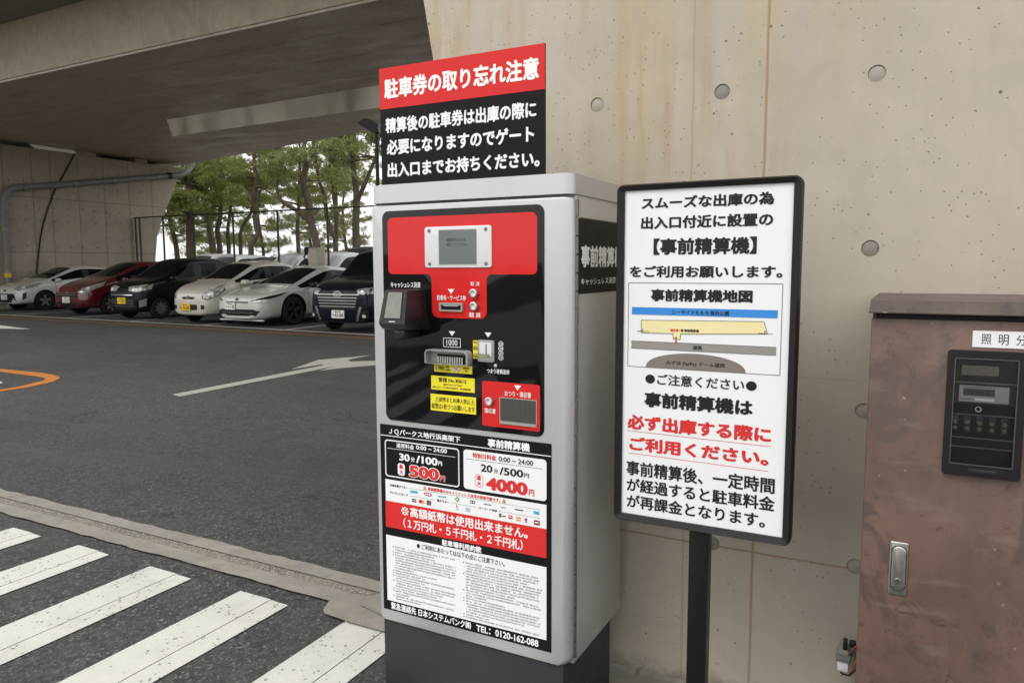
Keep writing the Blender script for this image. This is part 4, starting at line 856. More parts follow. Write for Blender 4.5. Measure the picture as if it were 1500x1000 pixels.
# ------------------------------------------------------------------ payment machine (surveyed coordinates, 0.1 m high)
DZ = -.1
PM = thing('payment_machine', 'silver parking payment machine with a black and red front panel on a dark plinth', 'payment machine', (-1.07, 1.95, 0))
X0, X1, YF = -1.388, -.7475, 1.75
MB().box(-1.383, -.773, 1.761, 2.13, .1, .366, bev=.003).build('plinth', 'plinth_grey', PM)
MB().box(X0+.004, X1-.0005, 1.7765, 2.15, .368, 1.64, bev=.004).build('cabinet', 'silver_paint', PM)
rings = []
for th in (None, 0, 15, 30, 45, 60, 75, 90):       # folded front: tight edges left, top and bottom, a broad rounded edge on the hinge side
    e = 0 if th is None else 1-math.cos(R(th)); sn = 0 if th is None else math.sin(R(th))
    ol = rr(X0+.005*e, X1-.026*e, .366+.004*e, 1.629-.004*e, (.022-.004*e, .034-.014*e, .012-.004*e, .012-.004*e), 6)
    rings.append([(x, 1.7735 if th is None else YF+(.0225 if x > X1-.036 else .006)*(1-sn), z) for x, z in ol])
n = len(rings[0]); dr = MB()
dr.add([p for r__ in rings for p in r__], [(k*n+i, k*n+(i+1) % n, (k+1)*n+(i+1) % n, (k+1)*n+i) for k in range(len(rings)-1) for i in range(n)]+[tuple(range((len(rings)-1)*n, len(rings)*n)), tuple(range(n))])
door = dr.build('door', 'silver_paint', PM)
MB().prism(rr(X0-.002, X1+.004, YF-.004, 2.155, (.03, .03, .004, .004), 6), 1.634, 1.684, axis='z', bev=.0).build('cap', 'silver_paint', PM)
MB().prism(rr(X0+.004, X1-.002, YF+.004, 2.15, (.03, .03, .004, .004), 6), 1.684, 1.687, axis='z').build('cap_lid', 'silver_paint', PM)
mb = MB()
for i in range(26):
    z = .39+i*.0475; mb.lathe([(.0056, 0), (.0056, .0440)], (X1+.0006, 1.7765, z), 'z', 12)
mb.build('hinge', 'dark_steel', PM)
MB().box(X1-.004, X1+.0012, 1.779, 1.80, .39, 1.625).build('hinge_leaf', 'silver_paint', PM)
MB().box(X1-.004, X1+.0006, 1.80, 2.15, 1.575, 1.578).build('panel_gap', 'dark_steel', PM)
# front window panel
pn = MB().prism(rr(-1.3478, -.826, .9965, 1.611, .022), YF-.003, YF+.005, bev=.0015).build('front_panel', 'acrylic_black', PM)
red = [(-1.177+.020*math.cos(R(a)), 1.328+.020*math.sin(R(a))) for a in range(180, 271, 15)]
red = [(-1.1565+.0205*math.cos(R(a)), 1.328+.0205*math.sin(R(a))) for a in range(180, 271, 15)]+[(-1.0185+.0205*math.cos(R(a)), 1.328+.0205*math.sin(R(a))) for a in range(270, 361, 15)]
red += [(-.998+.016-.016*math.cos(R(a)), 1.4295-.016+.016*math.sin(R(a))) for a in range(0, 91, 15)]
red += [(-.859+.0135*math.cos(R(a)), 1.443+.0135*math.sin(R(a))) for a in range(270, 361, 15)]+[(-.863+.0175*math.cos(R(a)), 1.574+.0175*math.sin(R(a))) for a in range(0, 91, 15)]
red += [(-1.310+.0175*math.cos(R(a)), 1.574+.0175*math.sin(R(a))) for a in range(90, 181, 15)]+[(-1.314+.0135*math.cos(R(a)), 1.443+.0135*math.sin(R(a))) for a in range(180, 271, 15)]
red += [(-1.177-.016+.016*math.sin(R(a)), 1.4295-.016+.016*math.cos(R(a))) for a in range(0, 91, 15)]
MB().prism(red, YF-.0036, YF-.0028).build('red_area', 'red_panel', PM)
# display
ds = MB().prism(rr(-1.196, -.980, 1.4478, 1.5613, .008), YF-.008, YF-.003, bev=.0015).build('display', 'bezel_white', PM)
MB().prism(rr(-1.1485, -1.0255, 1.456, 1.5525, .002), YF-.0088, YF-.0075).build('screen_edge', 'grey_plastic', ds)
MB().prism(rr(-1.1465, -1.0275, 1.458, 1.5505, .001), YF-.0094, YF-.0086).build('screen', 'lcd', ds)
for x in (-1.180, -.997):
    for z in (1.551, 1.4585): MB().lathe([(0, -.0030), (.0042, -.0026), (.005, -.001), (.005, .002)], (x, YF-.0075, z), 'y', 14).build('screw', 'dark_steel', ds)
pr = Print(ds, YF-.0097); pr.T('精算券または', -1.121, -1.06, 1.519, 1.529, 'lcd_letter', .01).T('押してください', -1.121, -1.05, 1.506, 1.516, 'lcd_letter', .01)
# push buttons
def button(x, z, r=.0125):
    b = MB().lathe([(r*.66, -.010), (r*.72, -.0125), (r*.95, -.0115), (r, -.008), (r, .002)], (x, YF-.0036, z), 'y', 28, close=False).build('button', 'steel', PM)
    MB().lathe([(0, -.0075), (r*.5, -.008), (r*.68, -.0095)], (x, YF-.0036, z), 'y', 24, close=False).build('button_cap', 'bezel_white', b)
button(-1.0349, 1.3781); button(-1.0349, 1.3427); button(-.9887, 1.0827, .0125)
# ticket slot
ts = MB().ring(rr(-1.149, -1.072, 1.3262, 1.3505, .002), rr(-1.1435, -1.0775, 1.3305, 1.346, .002), YF-.010, YF-.003).build('ticket_slot', 'grey_plastic', PM)
MB().box(-1.1440, -1.0770, YF-.0045, YF-.003, 1.330, 1.3465).build('slot_opening', 'slot_black', ts)
MB().prism([(-1.1435, 1.346), (-1.0775, 1.346), (-1.090, 1.3405), (-1.131, 1.3405)], YF-.0095, YF-.004).build('slot_lip', 'grey_plastic', ts)
# note slot with its hood
ns = MB().ring(rr(-1.187, -1.045, 1.179, 1.2190, (.004, .004, .012, .012)), rr(-1.1835, -1.050, 1.1795, 1.2150, (.002, .002, .01, .01)), YF-.030, YF-.003).build('note_slot', 'grey_plastic', PM)
MB().box(-1.183, -1.050, YF-.0055, YF-.004, 1.180, 1.214).build('slot_back', 'grey_plastic', ns)
MB().box(-1.157, -1.067, YF-.0095, YF-.005, 1.181, 1.205).build('slot_opening', 'slot_black', ns)
mb = MB()
for i in range(11): mb.box(-1.154+i*.0079, -1.1495+i*.0079, YF-.014, YF-.009, 1.180, 1.199)
mb.build('roller_comb', 'steel', ns)
# coin slot
cs = MB().prism(rr(-1.0255, -.974, 1.190, 1.2505, .005), YF-.009, YF-.003, bev=.002).build('coin_slot', 'grey_plastic', PM)
MB().prism(rr(-1.019, -.981, 1.199, 1.2445, .003), YF-.0098, YF-.0088).build('slot_plate', 'bezel_white', cs)
MB().box(-.9985, -.996, YF-.0105, YF-.0096, 1.212, 1.240).build('slot_opening', 'slot_black', cs)
MB().add([(-1.0235, YF-.0095, 1.200), (-.981, YF-.0095, 1.200), (-.981, YF-.022, 1.214), (-1.0235, YF-.022, 1.214), (-1.002, YF-.011, 1.201)], [(0, 4, 3), (0, 1, 4), (1, 2, 4), (2, 3, 4)]).build('coin_tray', 'steel', cs, smooth=False)
MB().lathe([(0, -.006), (.005, -.005), (.0055, .001)], (-.9693, YF-.0035, 1.1815), 'y', 16).build('reject_button', 'steel', PM)
mb = MB()
for i in range(9):
    for j in range(6): mb.lathe([(0, -.0003), (.0016, -.0003)], (-.932+i*.0068, YF-.003, 1.196+j*.0056), 'y', 8, close=False)
mb.build('speaker_hole', 'slot_black', PM)['kind'] = 'stuff'
# change window
cg = MB().prism(rr(-1.0145, -.837, 1.012, 1.1375, .006), YF-.0042, YF-.0029).build('change_panel', 'red_panel', PM)
MB().ring(rr(-.959, -.8455, 1.0225, 1.0962, .001), rr(-.9565, -.848, 1.030, 1.094, .001), YF-.0055, YF-.004).build('window_frame', 'steel', cg)
MB().box(-.957, -.8475, YF-.0047, YF-.004, 1.024, 1.0945).build('flap', 'flap_grey', cg)
for x in (-.9525, -.909, -.885, -.872): MB().box(x, x+.0012, YF-.0056, YF-.0046, 1.033, 1.0935).build('flap_rib', 'dark_steel', cg)
MB().box(-.957, -.8475, YF-.009, YF-.0046, 1.0245, 1.0315).build('window_sill', 'steel', cg)
# payment terminal
tm = MB(); Xa, Xb = -1.2770, -1.197
tm.add([(Xa+.002, 1.659, 1.387), (Xb, 1.659, 1.387), (Xb+.008, 1.634, 1.2915), (Xa-.004, 1.634, 1.2915), (Xa+.004, 1.749, 1.387), (Xb-.002, 1.749, 1.387), (Xb+.014, 1.749, 1.272), (Xa-.004, 1.749, 1.272), (Xb+.006, 1.648, 1.278), (Xa-.002, 1.648, 1.278)],
       [(0, 1, 2, 3), (0, 4, 5, 1), (1, 5, 6, 8, 2), (3, 2, 8, 9), (9, 8, 6, 7), (0, 3, 9, 7, 4), (4, 7, 6, 5)])
bm = bmesh.new(); bv = [bm.verts.new(v) for v in tm.v]
for f in tm.f: bm.faces.new([bv[i] for i in f])
bmesh.ops.recalc_face_normals(bm, faces=bm.faces[:]); bmesh.ops.bevel(bm, geom=bm.edges[:], offset=.005, segments=2, profile=.5, affect='EDGES')
te = MB().bm(bm).build('card_reader', 'black_plastic', PM)
def on_front(u, v, d=0):      # u,v in 0..1 across the reader's tilted front face
    a = Vector((Xa-.004, 1.634, 1.2915)).lerp(Vector((Xb+.008, 1.634, 1.2915)), u); b = Vector((Xa+.002, 1.659, 1.387)).lerp(Vector((Xb, 1.659, 1.387)), u)
    return a.lerp(b, v)+Vector((0, -.97, .245))*d
def fq(u0, u1, v0, v1, d): return MB().add([on_front(u0, v0, d), on_front(u1, v0, d), on_front(u1, v1, d), on_front(u0, v1, d)]+[on_front(u0, v0, -.002), on_front(u1, v0, -.002), on_front(u1, v1, -.002), on_front(u0, v1, -.002)], [(0, 1, 2, 3), (0, 4, 5, 1), (1, 5, 6, 2), (2, 6, 7, 3), (3, 7, 4, 0)])
fq(.02, .98, .03, .985, .0012).build('face_frame', 'lamp_black', te)
fq(.17, .83, .17, .95, .0020).build('screen_border', 'slot_black', te); fq(.20, .80, .19, .93, .0026).build('screen', 'reader_glass', te)
fq(.40, .62, .085, .105, .002).build('maker_mark', 'letter_white', te); fq(.91, .935, .80, .87, .002).build('status_lamp', 'letter_grey', te)
MB().box(-1.255, -1.215, 1.665, 1.749, 1.248, 1.285, bev=.012).build('mount', 'black_plastic', PM)
# panel lettering
pr = Print(PM, YF-.0046)
TRI = lambda x, z, w=.021, h=.0135: [(x-w/2, z+h/2), (x, z-h/2), (x+w/2, z+h/2)]
pr.T('キャッシュレス決済', -1.3189, -1.2143, 1.3905+.11-.11, 1.4074).shape(TRI(-1.1118, 1.3817), 'letter_white').T('駐車券・サービス券', -1.1587, -1.0633, 1.3564, 1.3714, bold=.012)
pr.T('取 消', -1.0483, -1.0201, 1.3978, 1.4095, bold=.008).shape(TRI(-1.1102, 1.2638), 'letter_white').shape(TRI(-.9938, 1.2647), 'letter_white')
a, b = (-1.1388, 1.2262), (-1.0828, 1.2508)
for q in ((a[0], a[1], b[0], a[1]), (a[0], b[1], b[0], b[1])): pr.line(*q, .0015, 'letter_white')
for x in (a[0], b[0]): pr.shape([(x-.0008, a[1]), (x+.0008, a[1]), (x+.0008, b[1]), (x-.0008, b[1])], 'letter_white')
pr.T('1000', -1.129, -1.0925, 1.2305, 1.2465, bold=.0).T('つまり硬貨返却', -.998, -.9287, 1.1595, 1.1727, bold=.012)
pr.T('おつり・領収書', -.943, -.8631, 1.1002, 1.1155, bold=.01).T('領収書', -1.0072, -.9716, 1.0481, 1.0626, bold=.01).shape(TRI(-.9034, 1.1252), 'letter_white')
for z, t in ((1.2419, '500'), (1.2295, '100'), (1.2171, '50'), (1.2045, '10')):
    ou = disc(-.9541, z, .0075); ii = disc(-.9541, z, .0063)
    for i in range(20): pr.shape([ou[i], ou[(i+1) % 20], ii[(i+1) % 20], ii[i]], 'letter_white')
    pr.T(t, -.9541-.0018*len(t)-.0004, -.9541+.0018*len(t)+.0004, z-.0032, z+.0032, bold=.01)
pr.done()
rt_ = MB().prism(rr(-1.0637, -1.0074, 1.3098, 1.3268, .001), YF-.0046, YF-.0035).build('red_sticker', 'logo_pink', PM)
rt_.data.materials[0] = M['red_print']; pr = Print(rt_, YF-.0052); pr.T('精 算', -1.053, -1.0164, 1.3112, 1.3252, bold=.012).done()
def sticker(x0, x1, z0, z1): return MB().prism(rr(x0, x1, z0, z1, .001, 2), YF-.0038, YF-.0029).build('yellow_sticker', 'yellow_sticker', PM)
s1 = sticker(-1.172, -1.046, 1.153, 1.1757); pr = Print(s1, YF-.0044)
for q in ((-1.167, 1.1565, -1.137, 1.1565), (-1.167, 1.1725, -1.137, 1.1725)): pr.line(*q, .0009, 'letter_black')
for x in (-1.167, -1.137): pr.shape([(x-.0005, 1.1565), (x+.0005, 1.1565), (x+.0005, 1.1725), (x-.0005, 1.1725)], 'letter_black')
pr.T('新旧', -1.1655, -1.1615, 1.1585, 1.1705, 'letter_black', .0).T('1000', -1.1585, -1.1395, 1.159, 1.170, 'letter_black', .03).T('紙幣', -1.133, -1.122, 1.1655, 1.172, 'letter_black', .02).T('使用可', -1.1335, -1.117, 1.156, 1.1635, 'letter_black', .01)
pr.shape([(-1.108, 1.160), (-1.088, 1.157), (-1.088, 1.170), (-1.108, 1.172)], 'bezel_white').line(-1.108, 1.172, -1.086, 1.157, .0018, 'letter_red', .0003).line(-1.106, 1.156, -1.088, 1.174, .0018, 'letter_red', .0003)
pr.T('両替紙幣', -1.076, -1.055, 1.1655, 1.1715, 'letter_black', .01).T('不可', -1.070, -1.060, 1.157, 1.163, 'letter_black', .01).done()
s2 = sticker(-1.183, -1.0383, 1.101, 1.1411); pr = Print(s2, YF-.0044)
pr.T('管理 No.30612', -1.158, -1.065, 1.1245, 1.1375, 'letter_black', .02).T('☎0120-162-088', -1.142, -1.080, 1.1155, 1.1205, 'letter_black', .01).T('住所 JQパークス地行浜高架下（事前精算機）', -1.179, -1.050, 1.1055, 1.1115, 'letter_black', .012).done()
s3 = sticker(-1.1858, -1.0345, 1.040, 1.088); pr = Print(s3, YF-.0044)
pr.T('⚠紙幣まとめ挿入禁止⚠', -1.170, -1.039, 1.0660, 1.0815, 'letter_black', .006).T('紙幣は1枚づつお願いします', -1.182, -1.0385, 1.0455, 1.0620, 'letter_black', .006).done()
s4 = sticker(-1.0422, -1.0255, 1.197, 1.248); pr = Print(s4, YF-.0044)
pr.T('使用可', -1.0405, -1.0272, 1.2395, 1.2455, 'letter_black', .01)
for z in (1.2265, 1.2045):
    ou = disc(-1.0338, z, .0072); ii = disc(-1.0338, z, .0062)
    for i in range(20): pr.shape([ou[i], ou[(i+1) % 20], ii[(i+1) % 20], ii[i]], 'letter_black')
    pr.T('500', -1.0388, -1.0288, z-.0035, z+.0035, 'letter_black', .02)
pr.done()
# price and terms placard
pl = MB().prism([(-1.372, .403), (-.804, .400), (-.8045, .9815), (-1.372, .9815)], YF-.0016, YF+.002).build('price_placard', 'placard_black', PM)
W0 = YF-.0022; W1 = YF-.0028
MB().prism(rr(-1.0780, -.8183, .8232, .937, .010), W0, YF-.001).build('tariff_box', 'white_print', pl)
MB().ring(rr(-1.355, -1.0925, .8232, .936, .010), rr(-1.3518, -1.0957, .8264, .9328, .008), W0, YF-.001).build('tariff_outline', 'letter_white', pl)
MB().prism([(-1.3556, .747), (-.8184, .747), (-.8184, .8137), (-1.3556, .8137)], W0, YF-.001).build('card_strip', 'white_print', pl)
MB().prism([(-1.3572, .6653), (-.8184, .6653), (-.8184, .7468), (-1.3572, .7468)], W0, YF-.001).build('red_band', 'red_print', pl)
MB().prism([(-1.3572, .4333), (-.8180, .4333), (-.8180, .640), (-1.3572, .640)], W0, YF-.001).build('terms_sheet', 'white_print', pl)
pr = Print(pl, W1)
pr.line(-1.3695, .9483, -.8047, .9483, .0022, 'letter_white')
pr.T('ＪＱパークス地行浜高架下', -1.3379, -1.0875, .9525, .9725, bold=.03).T('事前精算機', -.9986, -.8677, .9525, .9768, bold=.04)
pr.T('通常料金', -1.3117, -1.2476, .9152, .9301, bold=.02).T('0:00 ~ 24:00', -1.2404, -1.1331, .9179, .9311, bold=.025).line(-1.346, .9104, -1.105, .9104, .0012, 'letter_white')
pr.T('30', -1.3023, -1.2638, .8773, .900, bold=.04).T('分', -1.2602, -1.2457, .8785, .8932, bold=.03).T('/100', -1.2411, -1.1657, .8770, .9005, bold=.04).T('円', -1.164, -1.1501, .8792, .8923, bold=.03)
pr.T('500', -1.2690, -1.1585, .8302, .8714, bold=.085).T('500', -1.2665, -1.161, .8325, .869, 'letter_red', .05, .0005).T('円', -1.1586, -1.1404, .8326, .851, 'letter_white', .06).T('円', -1.1578, -1.1412, .8333, .8503, 'letter_red', .025, .0005)
pr.shape(rr(-1.3083, -1.2824, .8322, .8692, .008), 'letter_white').T('最', -1.3025, -1.2885, .852, .866, 'letter_red', .03, .0005).T('大', -1.3025, -1.2885, .8355, .8495, 'letter_red', .03, .0005)
pr.T('特別日料金', -1.048, -.9715, .916, .9311, 'letter_red', .03).T('0:00 ~ 24:00', -.9636, -.8578, .9156, .930, 'letter_black', .02).line(-1.0689, .9107, -.8299, .9107, .0010, 'letter_black')
pr.T('20', -1.0211, -.9838, .880, .9017, 'letter_black', .03).T('分', -.9798, -.9662, .8802, .8942, 'letter_black', .02).T('/500', -.9614, -.8877, .8785, .9007, 'letter_black', .03).T('円', -.8854, -.8701, .8799, .8929, 'letter_black', .02)
pr.T('4000', -1.0052, -.8739, .8293, .8676, 'letter_red', .06).T('円', -.8709, -.8548, .8314, .8503, 'letter_red', .03)
ou = rr(-1.0403, -1.0143, .8335, .8704, .009); ii = rr(-1.0393, -1.0153, .8345, .8694, .008)
for i in range(len(ou)): pr.shape([ou[i], ou[(i+1) % len(ou)], ii[(i+1) % len(ou)], ii[i]], 'letter_red')
pr.T('最', -1.0345, -1.0205, .8535, .867, 'letter_red', .03).T('大', -1.0345, -1.0205, .8375, .851, 'letter_red', .03)
# cashless strip
pr.T('事前精算機のみキャッシュレス決済が使用可能です。', -1.2011, -.9598, .7998, .8103, 'letter_red', .03)
for x in (-1.2119, -.9479): pr.shape([(x-.0065, .8005), (x+.0065, .8005), (x, .8115)], 'letter_black').shape([(x-.0053, .8012), (x+.0053, .8012), (x, .8100)], 'logo_orange', .0004)
for t, a, b, c_, d_ in (('交通系電子マネー', -1.3395, -1.2724, .7938, .8012), ('クレジットカード', -1.34, -1.2729, .7710, .7787), ('電子マネー', -1.1697, -1.1277, .7711, .7784), ('バーコード決済', -1.0296, -.9701, .7703, .7771)): pr.T(t, a, b, c_, d_, 'letter_black', .03)
for a, b, z in ((-1.267, -.8372, .7975), (-1.2667, -1.1757, .7745), (-1.1215, -1.0371, .7745), (-.9672, -.8362, .7740)): pr.line(a, z, b, z, .0007, 'letter_grey')
pr.shape(rr(-1.2643, -1.2378, .7843, .792, .001), 'logo_blue').shape(rr(-1.2154, -1.1875, .783, .7927, .0045), 'logo_pink').shape(rr(-1.1655, -1.138, .786, .7898, .001), 'logo_blue')
for i in range(3): pr.shape(disc(-1.2085+i*.0071, .7878, .0026, 10), 'letter_white', .0004)
pr.shape([(-1.1001-.008, .788), (-1.1001, .7798), (-1.1001+.008, .788), (-1.1001, .7962)], 'logo_green').shape(disc(-1.1001, .788, .003, 10), 'letter_white', .0004)
pr.shape(rr(-1.0575, -1.0407, .7827, .7919, .0045), 'logo_dark_green').shape(disc(-1.0525, .7873, .0022, 10), 'letter_white', .0004).shape(disc(-1.0458, .7873, .0022, 10), 'letter_white', .0004)
pr.shape(rr(-1.013, -.988, .7862, .789, .001), 'letter_grey').shape([(-.962, .790), (-.953, .783), (-.945, .7905), (-.955, .7865)], 'logo_blue').shape([(-.950, .783), (-.943, .7895), (-.940, .783), (-.944, .786)], 'logo_grey_blue').shape(rr(-.914, -.888, .7855, .789, .001), 'letter_grey').shape(rr(-.857, -.8389, .7829, .7919, .002), 'logo_blue')
pr.shape(rr(-1.259, -1.243, .757, .7612, .0005), 'letter_grey').shape(rr(-1.259, -1.243, .763, .767, .0005), 'letter_grey').shape(disc(-1.2289, .7625, .0058, 16), 'letter_red').shape(disc(-1.220, .7625, .0058, 16), 'logo_orange')
for i in range(3): pr.shape(rr(-1.206+i*.0055, -1.2018+i*.0055, .756, .770, .001), 'letter_black')
pr.T('R', -1.104, -1.098, .763, .7705, 'letter_black', .0).shape(rr(-1.106, -1.096, .757, .760, .0005), 'logo_grey_blue').shape(rr(-1.072, -1.058, .757, .768, .0005), 'logo_grey_blue')
pr.shape(rr(-.964, -.956, .7575, .768, .001), 'letter_grey').shape(rr(-.953, -.943, .760, .764, .001), 'letter_grey').shape(rr(-.934, -.9215, .7575, .768, .001), 'letter_red').shape(rr(-.9325, -.923, .7625, .765, .001), 'letter_white', .0004).shape(rr(-.910, -.896, .7625, .7675, .001), 'logo_orange').shape(rr(-.910, -.896, .7555, .7605, .001), 'logo_orange').shape(disc(-.880, .7635, .0048, 12), 'logo_pink').shape(rr(-.884, -.876, .755, .7575, .0005), 'letter_grey').shape(rr(-.8555, -.838, .7535, .7665, .002), 'logo_maroon').shape(rr(-.8525, -.841, .759, .762, .0005), 'letter_white', .0004)
pr.T('※', -1.2985, -1.2715, .7110, .7385, bold=.0).T('高額紙幣は使用出来ません。', -1.2660, -.8741, .7095, .7405, bold=.028).T('（１万円札・５千円札・２千円札）', -1.2911, -.8897, .6738, .7035, bold=.02)
pr.T('駐車場利用約款', -1.1546, -1.0207, .6425, .6612, bold=.04).T('● ご利用にあたっては以下の点にご注意下さい。', -1.2436, -.9468, .6173, .6335, 'letter_black', .012)
pr.T('緊急連絡先 日本システムバンク㈱', -1.3428, -1.0582, .4075, .4305, bold=.03).T('TEL：0120-162-088', -1.0405, -.8418, .4075, .4275, bold=.03)
pr.done()
# the terms themselves: print too small to read, set as rows of tiny strokes
mb = MB(); r2 = random.Random(5)
for cx0, cx1, n0 in ((-1.333, -1.108, 0), (-1.083, -.832, 0)):
    z = .6065 if cx0 < -1.2 else .6045; first = True; item = 0
    while z > (.4375 if cx0 < -1.2 else .4385):
        x = cx0+.0085; last = r2.random() < .38; end = cx0+(cx1-cx0)*(r2.uniform(.25, .9) if last else r2.uniform(.95, 1))
        if first: mb.flatpoly([(cx0, z-.0016), (cx0+.003, z-.0016), (cx0+.003, z+.0016), (cx0, z+.0016)], W1)
        while x < end:
            g = .0034; h = r2.uniform(.0018, .0024)
            if r2.random() > .06:
                for q in (-1, 0, 1):
                    if r2.random() < .75: mb.flatpoly([(x, z+q*h*.85-.00032), (x+g*.85, z+q*h*.85-.00032), (x+g*.85, z+q*h*.85+.00032), (x, z+q*h*.85+.00032)], W1)
                xx = x+g*r2.uniform(.2, .6); mb.flatpoly([(xx, z-h), (xx+.0007, z-h), (xx+.0007, z+h), (xx, z+h)], W1)
            x += .0043
        first = last; z -= .0081
mb.build('small_print', 'letter_black', pl, smooth=False, fix=False)['kind'] = 'stuff'
# label on the right side
sp = MB().prism([(1.803-.024, 1.378), (2.138, 1.378), (2.138, 1.5745), (1.803-.024, 1.5745)], X1+.0025, X1-.001, axis='x').build('side_label', 'placard_black', PM)
pr = Print(sp, X1+.0031, 'x'); pr.T('事前精算機', 1.8012, 2.119, 1.4468, 1.5071, bold=.04).T('キャッシュレス決済対応', 1.8026, 2.125, 1.4004, 1.4197, bold=.015).done()

# notice board standing on the machine
NB = thing('notice_board', 'red and black notice board standing on top of the payment machine', 'sign', (-1.1, 1.785, 1.58))
yb = 1.77
MB().prism([(-1.362, 1.687), (-.833, 1.687), (-.834, 2.0185), (-1.3638, 2.0185)], yb, yb+.004).build('board', 'placard_black', NB)
MB().prism([(-1.3631, 1.9042), (-.8342, 1.9042), (-.8343, 2.0187), (-1.3640, 2.0187)], yb-.0008, yb+.001).build('red_band', 'red_print', NB)
MB().box(-1.3, -.9, yb+.004, yb+.03, 1.687, 1.69).build('foot_bracket', 'steel', NB)
pr = Print(NB, yb-.0014)
pr.T('駐車券の取り忘れ注意', -1.3463, -.8506, 1.9305, 1.9885, bold=.042).T('精算後の駐車券は出庫の際に', -1.3441, -.8584, 1.8345, 1.8785, bold=.038).T('必要になりますのでゲート', -1.3417, -.8647, 1.7725, 1.8165, bold=.042).T('出入口までお持ちください。', -1.3404, -.8489, 1.7085, 1.7515, bold=.042).done()

# ------------------------------------------------------------------ information sign on a stand
SG = thing('information_sign', 'white Japanese information sign in a black frame on a black post', 'sign', (-.435, 1.87, 0))
ys = 1.85
fo = rr(-.6635, -.2115, .771, 1.6587, .018, 5); fi = rr(-.6425, -.2305, .7905, 1.6425, .002, 5)
fm_ = rr(-.6595, -.2155, .775, 1.6547, .015, 5)
mb = MB(); n = len(fo)
def lay(p, y): return [(a, y, b) for a, b in p]
rings = [lay(fi, ys+.002), lay(fi, ys-.006), lay(fm_, ys-.012), lay(fo, ys-.004), lay(fo, ys+.03)]
vs = [v for r__ in rings for v in r__]
fs = [(k*n+i, k*n+(i+1) % n, (k+1)*n+(i+1) % n, (k+1)*n+i) for k in range(4) for i in range(n)]+[tuple(range(4*n, 5*n))]
mb.add(vs, fs).build('frame', 'black_frame', SG)
po = MB().box(-.643, -.230, ys, ys+.004, .790, 1.643).build('poster', 'white_print', SG)
MB().box(-.4600, -.411, ys+.004, ys+.052, .1, 1.5, bev=.003).build('post', 'black_frame', SG)
MB().box(-.60, -.27, 1.70, 2.10, .1, .112, bev=.004).build('base_plate', 'black_frame', SG)
pr = Print(po, ys-.0008); B_ = 'letter_black'
pr.T('スムーズな出庫の為', -.5981, -.2744, 1.5935, 1.625, B_, .043).T('出入口付近に設置の', -.5991, -.2752, 1.5435, 1.576, B_, .043).T('【事前精算機】', -.5651, -.3111, 1.4778, 1.5205, B_, .043).T('をご利用お願いします。', -.6276, -.2505, 1.4205, 1.4515, B_, .040)
for z in (1.4073, 1.1885): pr.line(-.630, z, -.2490, z, .0014, 'letter_grey')
for x in (-.630, -.2490): pr.shape([(x-.0007, 1.1885), (x+.0007, 1.1885), (x+.0007, 1.4073), (x-.0007, 1.4073)], 'letter_grey')
pr.T('事前精算機地図', -.5702, -.3171, 1.3600, 1.3925, B_, .050)
pr.shape([(-.6202, 1.3252), (-.2582, 1.3252), (-.2582, 1.3445), (-.6202, 1.3445)], 'map_blue').T('シーサイドももち海浜公園', -.5142, -.3718, 1.3277, 1.3403, B_, .02, .0005)
yp = [(-.5948, 1.3110), (-.2893, 1.3165), (-.2799, 1.2870), (-.4910, 1.2787), (-.4918, 1.2646), (-.5097, 1.2649), (-.5106, 1.2790), (-.5940, 1.2779)]
pr.shape(yp, 'map_cream')
for i in range(8):
    (xa, za), (xb, zb) = yp[i], yp[(i+1) % 8]; L = math.hypot(xb-xa, zb-za); nx, nz = -(zb-za)/L*.0007, (xb-xa)/L*.0007
    pr.shape([(xa-nx, za-nz), (xb-nx, zb-nz), (xb+nx, zb+nz), (xa+nx, za+nz)], 'letter_grey', .0004)
pr.T('現在地', -.5176, -.4965, 1.2839, 1.2912, 'letter_red', .04, .0005).T('■ 事前精算機', -.4900, -.4445, 1.2841, 1.2916, B_, .04, .0005).shape(disc(-.4930, 1.2878, .0016, 8), 'letter_red', .0005)
pr.shape([(-.5035, 1.256), (-.5013, 1.256), (-.5013, 1.2685), (-.5035, 1.2685)], 'letter_red', .0005).shape([(-.5062, 1.2665), (-.4986, 1.2665), (-.5024, 1.2725)], 'letter_red', .0005).shape([(-.5062, 1.2585), (-.4986, 1.2585), (-.5024, 1.2525)], 'letter_red', .0005)
pr.shape(disc(-.5906, 1.2866, .0018, 10), B_, .0005).shape(disc(-.2863, 1.2920, .0018, 10), B_, .0005).T('駐車場出入口', -.6045, -.5745, 1.2805, 1.2835, B_, .02, .0005).T('駐車場出入口', -.3010, -.2690, 1.2860, 1.2890, B_, .02, .0005)
pr.shape([(-.6207, 1.2365), (-.2591, 1.2362), (-.2591, 1.2560), (-.6207, 1.2562)], 'map_grey')
for z in (1.2365, 1.2561): pr.line(-.6207, z, -.2591, z, .001, 'letter_grey', .0004)
pr.T('道路', -.4591, -.4359, 1.2403, 1.2515, B_, .02, .0005)
pr.shape([(-.4548+.126*math.cos(R(a)), 1.1895+.0405*math.sin(R(a))**.9) for a in range(0, 181, 6)], 'map_brown').T('みずほ PayPay ドーム福岡', -.5267, -.3794, 1.1972, 1.2097, B_, .015, .0005)
pr.T('●ご注意ください●', -.5815, -.3013, 1.1445, 1.1735, B_, .025).T('事前精算機は', -.5835, -.3089, 1.0833, 1.1245, B_, .050).T('必ず出庫する際に', -.6292, -.2640, 1.0205, 1.0610, 'letter_red', .050).T('ご利用ください。', -.6228, -.2683, .9630, 1.0020, 'letter_red', .050)
pr.line(-.6289, 1.0160, -.2635, 1.0130, .0012, 'letter_red').line(-.6241, .9560, -.2688, .9510, .0012, 'letter_red')
